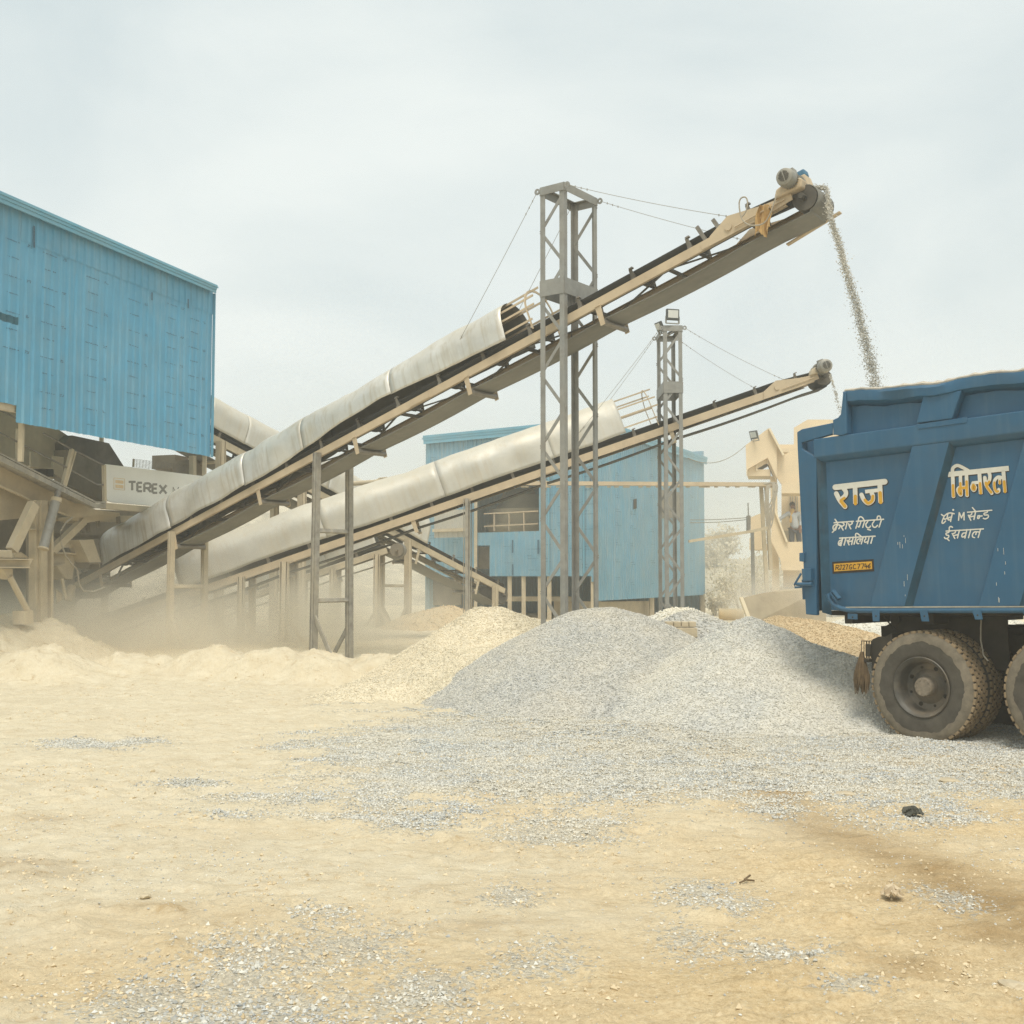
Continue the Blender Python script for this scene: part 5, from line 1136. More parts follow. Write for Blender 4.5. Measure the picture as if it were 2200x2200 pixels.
# ------------------------------------------------------------------ crushing and screening machine under the shed
def z2(x, y): return (x / 3.864, 850 + y / 3.864)
mc = shp(200, 1300, 1.0); mach = empty('screening_machine', 'dust covered crushing machine with walkway and white name panel under the blue shed', 'crusher', loc=(mc.x, mc.y, 0)); KI = Matrix.Translation((-mc.x, -mc.y, 0))
def mp(x, y, off): return KI @ shp(*z2(x, y), off)
def mplate(name, pts, off, th, m, parent=None, bevel=0.0):
    mb = MB(); mb.prism([mp(x, y, off) for x, y in pts], -nw * th); return mb.build(name, m, parent or mach, bevel=bevel)
def mtube(name, pts, off, r, m, parent=None, n=8):
    mb = MB(); mb.path([mp(x, y, off) for x, y in pts], r, n); return mb.build(name, m, parent or mach, smooth=True)
def mbeam(name, a, b, off, w, h, m, parent=None):
    mb = MB(); mb.beam(mp(*a, off), mp(*b, off), w, h, nw); return mb.build(name, m, parent or mach)
mplate('walkway', [(-600, 165), (0, 470), (490, 720), (800, 878), (880, 878), (880, 892), (798, 892), (490, 735), (0, 485), (-600, 180)], 0.55, 0.8, 'steel2')
mplate('walkway_beam', [(-600, 190), (0, 492), (490, 742), (795, 896), (880, 896), (880, 935), (790, 935), (490, 782), (0, 542), (-600, 240)], 0.55, 0.10, 'steel2')
mplate('side_beam', [(880, 890), (1300, 925), (1300, 975), (880, 940)], 0.6, 0.12, 'dusty')
mplate('screen_side', [(-600, 260), (0, 562), (480, 800), (790, 945), (1000, 975), (620, 1015), (410, 935), (0, 745), (-600, 440)], 1.0, 0.06, 'dusty')
mplate('screen_side_rib', [(-600, 445), (0, 738), (410, 928), (620, 1006), (620, 1018), (410, 942), (0, 752), (-600, 460)], 0.9, 0.05, 'dusty')
mplate('screen_box', [(-600, -60), (150, 60), (560, 330), (560, 700), (470, 690), (0, 480), (-600, 180)], 1.9, 0.1, 'dusty')
mplate('feed_hopper', [(530, 395), (600, 330), (905, 395), (1030, 590), (880, 575), (600, 452), (560, 545), (530, 545)], 1.7, 0.5, 'darksteel')
mplate('engine_box', [(555, 450), (870, 575), (880, 880), (560, 740)], 1.6, 0.3, 'dustdark')
mplate('hopper_side', [(-300, 610), (0, 752), (268, 885), (268, 1010), (60, 1030), (-300, 1060)], 1.3, 0.08, 'dusty')
mplate('dark_belly_plate', [(-400, 900), (400, 930), (1250, 965), (1250, 1030), (900, 1200), (800, 1560), (400, 1950), (-400, 1950)], 3.2, 0.15, 'dustdark')  # dark plate put in to block light, for the unlit machine belly
mplate('underframe_beam', [(440, 985), (1240, 1000), (1240, 1055), (440, 1040)], 1.5, 0.15, 'dusty')
mplate('chute_skirt', [(620, 1010), (990, 970), (1000, 1000), (870, 1030), (700, 1060), (640, 1040)], 1.1, 0.4, 'dusty')
for pts in ([(0, 310), (560, 600)], [(360, 312), (600, 448)], [(0, 120), (140, 192)], [(622, 460), (700, 495), (862, 577)], [(582, 612), (805, 738), (872, 742)]): mtube('handrail', pts, 0.6, 0.016, 'roller')
for a, b, w in (((148, 275), (146, 530), .05), ((598, 445), (510, 790), .06), ((625, 465), (542, 752), .035), ((862, 575), (868, 930), .055)): mbeam('rail_post', a, b, 0.6, w, w, 'dusty')
for x in (300, 352, 412):
    mb = MB()
    for k in range(6): mb.tube(mp(x - 26, 618 + k * 9, 1.4), mp(x + 26, 620 + k * 9, 1.4), .022, 8)
    mb.build('spring', 'chassis', mach, smooth=True)
mplate('spring_seat', [(250, 580), (470, 598), (470, 610), (250, 592)], 1.4, 0.2, 'dusty')
mplate('spring_bracket', [(255, 470), (310, 480), (335, 560), (335, 590), (255, 582)], 1.42, 0.03, 'dusty'); mplate('spring_bracket', [(440, 500), (530, 510), (520, 690), (440, 640)], 1.42, 0.03, 'dusty')
panel = mplate('name_panel', [(880, 568), (1750, 675), (1750, 962), (935, 886), (898, 874), (888, 860)], 0.75, 0.03, 'white', bevel=.006)
LW = {'T': [[(0, 0), (1, 0)], [(.5, 0), (.5, 1)]], 'E': [[(0, 0), (0, 1)], [(0, 0), (.9, 0)], [(0, .5), (.8, .5)], [(0, 1), (.9, 1)]], 'R': [[(0, 0), (0, 1)], [(0, 0), (.75, 0), (.95, .27), (.75, .52), (0, .52)], [(.45, .52), (1, 1)]], 'X': [[(0, 0), (1, 1)], [(1, 0), (0, 1)]], 'M': [[(0, 1), (0, 0)], [(0, 0), (.5, .75)], [(.5, .75), (1, 0)], [(1, 0), (1, 1)]]}
def conv_panel(x, y, off): return mp(x, y, 0.75 - 0.002 - off * 1.0)
Lt = Letters(conv_panel); x = 1068.0
for chx, w in zip('TEREX', (66, 52, 62, 52, 66)):
    for st in LW[chx]: Lt.stroke([(x + a * (w - 8), 716 + b * 70 + (x - 1068) * .105) for a, b in st], 19, 0, square=True)
    x += w + 6
for st in LW['M']: Lt.stroke([(1437 + a * 46, 758 + b * 62) for a, b in st], 5, 0, square=True)
Lt.mb.build('panel_lettering', 'greyletter', panel, recalc=False)
mb = MB(); fr = [(946, 683), (1035, 692), (1035, 785), (946, 775)]
for p, q in zip(fr, fr[1:] + fr[:1]): mb.beam(mp(*p, .745), mp(*q, .745), .008, .004, nw)
mb.prism([mp(958, 700, .748), mp(1024, 706, .748), mp(1024, 732, .748), mp(958, 726, .748)], nw * .002); mb.prism([mp(958, 738, .748), mp(1024, 744, .748), mp(1024, 772, .748), mp(958, 764, .748)], nw * .002)
mb.build('panel_emblem', 'orange', panel)
mb = MB()
for i in range(19): mb.beam(mp(1112 + i * 25.5, 526 + i * 3.1, 1.5), mp(1108 + i * 25.5, 590 + i * 3.1, 1.5), .006, .006)
for j in range(7): mb.beam(mp(1110, 527 + j * 10.5, 1.5), mp(1580, 583 + j * 10.5, 1.5), .006, .006)
mb.build('mesh_guard', 'roller', mach)
mbeam('guard_post', (1110, 525), (1106, 592), 1.48, .03, .03, 'dusty'); mbeam('guard_post', (1578, 585), (1575, 640), 1.48, .03, .03, 'dusty')
mplate('head_box', [(1455, 490), (1585, 515), (1585, 645), (1455, 600)], 2.0, 0.6, 'dustdark'); mplate('head_box', [(1625, 530), (1715, 540), (1715, 665), (1625, 655)], 1.4, 0.6, 'dustdark'); mbeam('head_post', (1600, 500), (1600, 660), 1.2, .11, .11, 'dusty')
# column, strut, ram and beams down to the yard
mb = MB(); mb.beam(mp(340, 870, .75), mp(338, 1960, .75), .27, .05, nw); mb.beam(mp(300, 870, .80), mp(297, 1960, .80), .05, .26, nw); mb.beam(mp(385, 870, .80), mp(382, 1960, .80), .05, .26, nw); mb.build('column', 'dusty', mach)
mbeam('column', (268, 880), (264, 1940), 1.4, .14, .14, 'dustdark')
mplate('column_flange', [(260, 1104), (370, 1104), (370, 1116), (260, 1116)], 0.7, 0.3, 'dusty')
mtube('ram_rod', [(486, 790), (466, 870)], .5, .05, 'roller', n=12); ram = mtube('ram', [(464, 868), (360, 1268)], .5, .078, 'steel', n=16); mtube('ram_collar', [(470, 850), (463, 880)], .5, .09, 'dusty', n=16); mtube('ram_collar', [(362, 1262), (358, 1276)], .5, .09, 'dusty', n=16)
mbeam('strut', (278, 900), (98, 1285), .6, .17, .12, 'dusty'); mbeam('strut', (690, 1040), (430, 1290), 1.1, .13, .12, 'dusty'); mplate('strut_shoe', [(400, 1270), (430, 1262), (455, 1290), (410, 1365), (395, 1350)], .9, .15, 'dusty')
mb = MB(); mb.beam(mp(-300, 1352, .5), mp(275, 1354, .5), .30, .02, nw); mb.beam(mp(-300, 1392, .55), mp(275, 1394, .55), .02, .22, nw); mb.beam(mp(-300, 1428, .5), mp(250, 1428, .5), .30, .02, nw)
mb2 = MB(); mb2.prism([mp(-300, 1352, .4), mp(275, 1354, .4), mp(275, 1364, .4), mp(-300, 1362, .4)], -nw * .3); mb2.prism([mp(-300, 1364, .5), mp(265, 1366, .5), mp(245, 1420, .5), mp(-300, 1420, .5)], -nw * .03); mb2.prism([mp(-300, 1420, .4), mp(250, 1421, .4), mp(250, 1432, .4), mp(-300, 1431, .4)], -nw * .3); mb2.build('support_beam', 'dusty', mach)
mplate('bearing_block', [(-60, 1280), (105, 1282), (108, 1352), (-60, 1350)], .45, .3, 'dusty', bevel=.02)
mplate('strut_head', [(20, 1435), (105, 1437), (108, 1500), (70, 1525)], .5, .15, 'dusty'); mtube('screw_strut', [(80, 1500), (235, 1800)], .5, .05, 'dusty', n=10); mplate('strut_foot', [(205, 1790), (275, 1780), (280, 1900), (210, 1900)], .45, .25, 'dusty')
mplate('plate', [(120, 1310), (180, 1300), (240, 1345), (115, 1345)], .9, .4, 'dusty')
ct = mplate('discharge_chute', [(655, 1200), (775, 1195), (838, 1382), (742, 1384)], 1.0, .3, 'dusty'); mplate('chute_mouth', [(742, 1386), (838, 1384), (828, 1440), (822, 1398), (748, 1400), (736, 1432)], 1.0, .3, 'dustdark')
mplate('dust_hopper', [(545, 1305), (632, 1310), (622, 1400), (604, 1530), (552, 1522), (465, 1412), (540, 1392)], 1.3, .5, 'dusty', bevel=.02); mplate('hopper_lid', [(535, 1300), (640, 1308), (640, 1322), (535, 1316)], 1.2, .6, 'dusty')
mplate('motor_plate', [(575, 1225), (640, 1225), (665, 1260), (575, 1262)], 1.2, .4, 'dusty'); mplate('cross_plate', [(440, 1140), (900, 1165), (900, 1190), (440, 1170)], 2.0, .2, 'dustdark')
mtube('cable', [(600, 1010), (545, 1055), (502, 1125), (500, 1200), (540, 1320), (600, 1400), (645, 1450), (655, 1560), (690, 1622), (780, 1628), (872, 1590)], .6, .014, 'cable')
mplate('tail_plate', [(475, 1610), (520, 1650), (520, 1690), (475, 1730)], 1.0, .03, 'dusty'); mbeam('lever', (515, 1520), (545, 1690), .9, .05, .03, 'dusty'); mtube('tail_roller', [(600, 1580), (560, 1700)], 1.3, .07, 'dusty')
for a, b in (((620, 1060), (740, 1085)), ((680, 1050), (685, 1140)), ((720, 1060), (735, 1135)), ((800, 1000), (820, 1090)), ((980, 1000), (985, 1060))): mbeam('bracket', a, b, 1.3, .07, .05, 'dustdark')

# ------------------------------------------------------------------ far blue shed
fc = at(1280, 911, 33.0); fz = fc.z
def fz1(px): return 33.0 * 3380 / (px + 2100.0)
def fz2(px): return 33.0 * (2225 - 1280) / (2225.0 - px)
fl_ = at(915, 948, fz1(915)); fr_ = at(1512, 994, fz2(1512)); c0 = Vector((fc.x, fc.y, 0)); cl = Vector((fl_.x, fl_.y, 0)); cr = Vector((fr_.x, fr_.y, 0))
d1 = (c0 - cl).normalized(); n1 = Vector((d1.y, -d1.x, 0)); d2 = (cr - c0).normalized(); n2 = Vector((d2.y, -d2.x, 0))
print('far shed', fz, fl_.z, fr_.z, d1, d2, n1, n2)
fs = empty('blue_shed', 'far blue corrugated shed with a dark open bay and a crusher inside', 'shed', loc=(c0.x, c0.y, 0)); FI = Matrix.Translation((-c0.x, -c0.y, 0))
def f1(px, py, off=0.0): return plane_hit(px, py, c0 - n1 * off, n1)
def f2(px, py, off=0.0): return plane_hit(px, py, c0 - n2 * off, n2)
def fl(mb): mb.v = [tuple(FI @ Vector(v)) for v in mb.v]; return mb
zopb, zopt, zlow = f1(1100, 1141).z, f1(1100, 1038).z, f1(1150, 1238).z
mb = MB()
for (xa, xb, za, zb_) in ((915, 1024, f1(960, 1240).z, fz), (1024, 1158, zopt, fz), (1052, 1158, zlow, zopb), (1024, 1052, f1(1040, 1172).z, zopb), (1158, 1270, zlow, fz), (1270, 1280, f1(1275, 1250).z, fz)):
    corrugated(mb, f1(xa, 1100), f1(xb, 1100), za, zb_ - .02, n1, pitch=.2, depth=.03)
fl(mb); w_ = mb.build('wall', 'bluefar', fs, recalc=False); md = w_.modifiers.new('s', 'SOLIDIFY'); md.thickness = .004
mb = MB(); zs_ = f2(1300, 1290).z; corrugated(mb, c0, cr, zs_, fz - .02, n2, pitch=.2, depth=.03); fl(mb); w_ = mb.build('wall', 'bluefar', fs, recalc=False); md = w_.modifiers.new('s', 'SOLIDIFY'); md.thickness = .004
bl = cl - n1 * 11; 
mb = MB(); corrugated(mb, cl, bl, 0.0, fz, -d1); corrugated(mb, bl, cr, -0.2, fz + .4, -n1); fl(mb); mb.build('rear_wall', 'bluefar', fs, recalc=False)
mb = MB(); e = .25; mb.prism([FI @ Vector((p.x, p.y, z)) for p, z in ((cl + n1 * .1 - d1 * .1, fz + .03), (c0 + n1 * .1 + n2 * .1, fz + .03), (cr + n2 * .1, fz + .03), (bl, fz + .5))], (0, 0, .03)); mb.build('roof', 'bluefar', fs)
mb = MB()
for o, zz, hh in ((.14, fz + .10, .08), (.125, fz + .02, .08), (.11, fz - .08, .12)):
    for P_, Q_, nn in ((cl, c0, n1), (c0, cr, n2)): mb.beam(FI @ (P_ + nn * o + Vector((0, 0, zz))), FI @ (Q_ + nn * o + Vector((0, 0, zz))), .03, hh)
mb.build('eave_flashing', 'bluetrim', fs)
mb = MB()
for px in (1180, 1255): 
    a = f1(px, 1000); mb.beam(FI @ (Vector((a.x, a.y, zlow + .1)) + n1 * .035), FI @ (Vector((a.x, a.y, fz - .15)) + n1 * .035), .05, .004, n1)
mb.build('sheet_lap', 'bluetrim', fs)
rr = random.Random(21); mb = MB()
for px in (925, 975, 1082, 1135, 1170, 1200, 1225, 1252):
    z = fz - rr.uniform(.6, 1.2)
    while z > zlow + .15:
        b = f1(px, 1100); P0 = Vector((b.x, b.y, z))
        if not (1020 < px < 1158 and zopb - .1 < z < zopt + .1):
            marks(mb, P0, d1, n1, rr.uniform(.25, .5), rr)
            if rr.random() < .6: marks(mb, P0 + Vector((0, 0, .09)), d1, n1, rr.uniform(.15, .3), rr)
        z -= rr.uniform(.28, .6)
for px in (1320, 1352, 1395, 1440, 1480):
    z = fz - rr.uniform(.5, 1.0)
    while z > zs_ + .2:
        b = f2(px, 1100); marks(mb, Vector((b.x, b.y, z)), d2, n2, rr.uniform(.35, .6), rr); marks(mb, Vector((b.x, b.y, z + .07)), d2, n2, rr.uniform(.2, .4), rr); z -= rr.uniform(.4, .75)
for px, ya, yb in ((1101, 1160, 1188), (1156, 1160, 1190), (1101, 1212, 1236), (1268, 1020, 1050)):
    a, b = f1(px, ya), f1(px, yb); mb.prism([a + n1 * .034, a + n1 * .034 + d1 * .06, b + n1 * .034 + d1 * .06, b + n1 * .034], n1 * .001)
fl(mb); mb.build('printed_marks', 'print', fs)
def fplate(name, f, pts, off, th, nn, m): mb = MB(); mb.prism([FI @ f(x, y, off) for x, y in pts], -nn * th); return mb.build(name, m, fs)
fplate('window_dark_plate', f2, [(1362, 1073), (1368, 1071), (1368, 1092), (1362, 1094)], -.04, .02, n2, 'chassis'); fplate('window_dark_plate', f2, [(1420, 1052), (1462, 1058), (1462, 1112), (1420, 1114)], -.04, .02, n2, 'dustdark')  # dark plates on the wall stand for the unlit openings
mb = MB(); a, b = f1(933, 1100, -.5), f1(1003, 1100, -.5); za, zb_ = f1(960, 1155, -.5).z, f1(960, 1096, -.5).z; corrugated(mb, a, b, za, zb_, n1, pitch=.2, depth=.025); fl(mb); mb.build('grey_sheet', 'greysheet', fs, recalc=False)
mb = MB(); z = f1(960, 1139, -.54).z; mb.beam(FI @ (Vector((a.x, a.y, z)) + n1 * .05), FI @ (Vector((b.x, b.y, z)) + n1 * .05), .08, .1); mb.build('sheet_rail', 'dusty', fs)
# lower part: posts, plinth, machine bed
mb = MB()
for px in (1180, 1160, 1125, 1095, 1274):
    a = f1(px, 1250, .1); mb.beam(FI @ Vector((a.x, a.y, -.1)), FI @ Vector((a.x, a.y, zlow + .1)), .13, .13)
a = f2(1509, 1300, .1); mb.beam(FI @ Vector((a.x, a.y, -.2)), FI @ Vector((a.x, a.y, zs_ + .05)), .2, .2); a = f2(1400, 1300, .1); mb.beam(FI @ Vector((a.x, a.y, -.2)), FI @ Vector((a.x, a.y, zs_ + .05)), .16, .16)
a = f1(1022, 1200, -.02); b = f1(1022, 1030, -.02); mb.beam(FI @ Vector((a.x, a.y, -.1)), FI @ Vector((a.x, a.y, fz - 1.2)), .1, .1); mb.build('steel_post', 'dusty', fs)
fplate('plinth', f2, [(1284, 1293), (1398, 1291), (1398, 1345), (1284, 1345)], .35, .3, n2, 'dusty'); fplate('plinth', f1, [(1190, 1292), (1280, 1292), (1280, 1345), (1190, 1345)], .9, .3, n1, 'dusty'); fplate('machine_bed', f1, [(1060, 1282), (1215, 1282), (1215, 1292), (1060, 1292)], .5, .8, n1, 'dusty')
fplate('opening_dark_plate', f1, [(920, 1244), (990, 1244), (990, 1300), (918, 1300)], .4, .05, n1, 'dustdark'); fplate('opening_dark_plate', f1, [(1028, 1175), (1052, 1175), (1052, 1222), (1028, 1222)], .8, .05, n1, 'dustdark')  # dark plates put in for the shade inside doorway and lower opening
cc = f1(1130, 1128, 2.0); mb = MB(); mb.lathe([(0.5, -1.2), (.9, -.6), (1.25, -.1), (1.3, 0), (1.3, .12), (1.15, .14), (1.15, .45), (1.22, .47), (1.22, .6), (.9, .62), (.6, 1.1), (0, 1.12)], FI @ (cc + Vector((0, 0, -.1))), (0, 0, 1), 32); mb.build('crusher', 'dusty', fs, smooth=True)
mb = MB(); c5 = f1(1095, 1070, 2.5); mb.tube(FI @ c5, FI @ (c5 + d1 * .9), .3, 14); mb.beam(FI @ f1(1060, 1120, 2), FI @ f1(1085, 1060, 2.2), .18, .12); mb.build('drive_motor', 'dusty', fs, smooth=True)
mb = MB()
for y1_, y2_ in ((1104, 1098), (1131, 1125)): mb.beam(FI @ f1(1040, y1_, .25), FI @ f1(1157, y2_, .25), .04, .04)
for px in (1062, 1094, 1126): mb.beam(FI @ f1(px, 1141, .25), FI @ f1(px, 1101, .25), .04, .04)
mb.build('railing', 'tan', fs)
mb = MB(); mb.prism([FI @ f1(x, y, 3.5) for x, y in ((1091, 1069), (1107, 1068), (1117, 1064), (1117, 1071), (1104, 1075), (1091, 1076))], n1 * .05); mb.prism([FI @ f1(x, y, 3.5) for x, y in ((1107, 1079), (1118, 1076), (1118, 1082), (1107, 1082))], n1 * .05); mb.build('window_light_patch', 'windowlight', fs)  # white plates stand for daylight in small rear windows

# ------------------------------------------------------------------ cream stair tower building
def z4(x, y): return (1550 + x / 4.112, 880 + y / 4.112)
cb = at(1670, 1300, 35.0); bl_ = empty('stair_building', 'cream rendered building with open zigzag stair flights behind the truck', 'building', loc=(cb.x, cb.y, 0)); BI = Matrix.Translation((-cb.x, -cb.y, 0))
def bplate(name, pts, Y, th, m, dy=None): mb = MB(); mb.prism([BI @ at(*z4(x, y), Y) for x, y in pts], (th * .245, th, 0)); return mb.build(name, m, bl_)
bplate('stair_parapet', [(213, 315), (415, 165), (490, 300), (490, 605), (408, 425), (232, 525), (225, 585), (222, 585)], 34.8, .14, 'cream')
bplate('landing_slab', [(228, 528), (430, 528), (430, 586), (228, 586)], 34.96, 1.3, 'cream'); bplate('stair_flight', [(236, 518), (408, 420), (485, 590), (485, 640), (405, 470), (240, 560)], 34.96, 1.2, 'cream'); bplate('stair_rib', [(306, 478), (318, 472), (318, 540), (306, 540)], 34.9, .1, 'creamlight'); bplate('stair_rib', [(404, 424), (414, 424), (414, 485), (404, 480)], 34.9, .1, 'creamlight')
bplate('coping', [(413, 165), (432, 165), (558, 398), (541, 405)], 34.66, .3, 'creamlight')
bplate('wall', [(490, 300), (548, 402), (600, 376), (760, 376), (760, 634), (590, 634), (533, 665), (490, 600)], 35.0, .2, 'cream'); bplate('wall', [(498, 308), (640, 308), (640, 160), (760, 88), (1200, 88), (1200, 420), (498, 420)], 36.5, .2, 'cream'); bplate('ledge', [(505, 340), (660, 340), (660, 380), (530, 372)], 36.2, .3, 'cream')
bplate('fascia_beam', [(530, 664), (590, 632), (760, 632), (760, 738), (530, 738)], 34.9, 1.4, 'cream'); bplate('column', [(430, 586), (490, 596), (498, 1100), (516, 1610), (450, 1610), (440, 1100)], 35.15, .4, 'cream')
bplate('stair_parapet', [(455, 875), (470, 880), (585, 1170), (760, 1165), (760, 1420), (532, 1420), (524, 1330), (440, 1165), (440, 1100)], 34.6, .14, 'cream'); bplate('coping', [(462, 880), (478, 882), (588, 1168), (570, 1172)], 34.5, .3, 'creamlight')
bplate('wall', [(530, 740), (760, 740), (760, 1420), (545, 1420), (530, 1070)], 36.6, .2, 'cream'); bplate('landing_slab', [(545, 1295), (760, 1295), (760, 1330), (545, 1330)], 34.8, 1.7, 'cream'); bplate('wall_shade', [(548, 1070), (760, 1070), (760, 1170), (590, 1175)], 36.0, .3, 'dusty')  # last plate: shade on the landing wall, put in as a darker slab
for x in (606, 626, 652, 668): bplate('window_bar', [(x, 740), (x + 7, 740), (x + 7, 905), (x, 905)], 36.5, .06, 'greysheet')
bplate('stair_parapet', [(256, 952), (368, 908), (368, 1237), (247, 1237), (247, 1140), (262, 1120)], 35.3, .14, 'cream'); bplate('landing_slab', [(247, 1185), (440, 1185), (440, 1237), (247, 1237)], 35.44, 1.3, 'cream'); bplate('wall', [(545, 1420), (760, 1420), (760, 1640), (545, 1640)], 35.7, .2, 'cream'); bplate('plinth', [(430, 1570), (760, 1570), (760, 1700), (430, 1700)], 35.3, 1.0, 'dusty')
bplate('conduit', [(415, 1230), (420, 1230), (434, 1412), (526, 1416), (526, 1421), (429, 1418)], 34.5, .03, 'creamlight')
fld = floodlight(at(*z4(290, 262), 34.7), (-.8, -.5, -.3), .32, 'pale floodlight on the gable of the cream building'); fld['group'] = 'floodlights of the yard'
# cable trays on posts
tray = empty('cable_tray', 'long horizontal cable tray carried across to the cream building', 'cable tray', loc=(0, 0, 0))
mb = MB(); mb.beam(at(1085, 1038, 32.2), at(1668, 1041, 32.2), .2, .11); mb.build('tray', 'tan', tray)
mb = MB()
for px in range(1100, 1660, 22): q = at(px + random.uniform(-8, 8), 1046, 32.2); mb.beam(q, q + Vector((random.uniform(.08, .22), 0, 0)), .1, .035)
mb.build('cable_clip', 'dusty', tray)
for (a, b) in (((1635, 1043), (1648, 1275)), ((1646, 1043), (1656, 1225))):
    mb = MB(); mb.beam(at(*a, 32.4), at(*b, 32.4), .1, .1); mb.build('post', 'dusty', tray)
mb = MB(); mb.beam(at(1480, 1163, 31.5), at(1612, 1142, 31.5), .2, .08); mb.beam(at(1612, 1142, 31.5), at(1648, 1134, 31.5), .2, .08); mb.build('lower_tray', 'dusty', tray)
mb = MB(); rr = random.Random(8)
for k in range(9):
    x0_ = 1640 + rr.uniform(0, 10); pts = [at(x0_, 1040, 32), at(1662 + rr.uniform(-4, 6), 1038, 32), at(1670 - rr.uniform(0, 12), 1062, 31.9), at(1658 - rr.uniform(-6, 10), 1105 + rr.uniform(-10, 10), 31.9), at(1650 + rr.uniform(-4, 4), 1120 + rr.uniform(-10, 20), 31.9), at(1646 + rr.uniform(-3, 6), 1080, 31.9), at(1652 + rr.uniform(-5, 5), 1042, 32)]
    mb.path(catmull(pts, 4), .018, 5)
o = mb.build('cable_bundle', 'cable'); tag(o, 'hanging bundle of pale cables at the end of the cable tray', 'cables')
mb = MB(); mb.beam(at(1608, 1108, 33), at(1608, 1142, 33), .14, .1); mb.beam(at(1616, 1140, 33), at(1619, 1278, 33), .09, .09); mb.beam(at(1607, 1080, 33), at(1608, 1108, 33), .03, .03); o = mb.build('service_pole', 'steel'); tag(o, 'thin dark service pole left of the cream building', 'pole')
for (a, b, s, lab) in (((1482, 1117), (1606, 1112), .02, 'upper thin line strung from the far shed to the service pole'), ((1482, 1123), (1606, 1116), .03, 'lower thin line strung from the far shed to the service pole')):
    o = wire(at(*a, 32.5), at(*b, 33), s, lab, .012, False); o['category'] = 'overhead wire'; o['group'] = 'overhead wires'; o.name = 'overhead_wire'
o = wire(at(1478, 984, 33.5), at(1602, 957, 34.7), .32, 'drooping wire from the cream building to the far shed', .012, False); o['group'] = 'overhead wires'; o['category'] = 'overhead wire'; o.name = 'overhead_wire'
mb = MB(); mb.tube(at(745, 1040, 25.5), at(838, 1033, 25.5), .055, 10); mb.path([at(800, 1037, 25.5), at(815, 1028, 25.5), at(832, 1026, 25.5)], .02, 6); o = mb.build('dusty_pipe', 'dusty', smooth=True); tag(o, 'dusty pipe running level above the second conveyor hood', 'pipe')

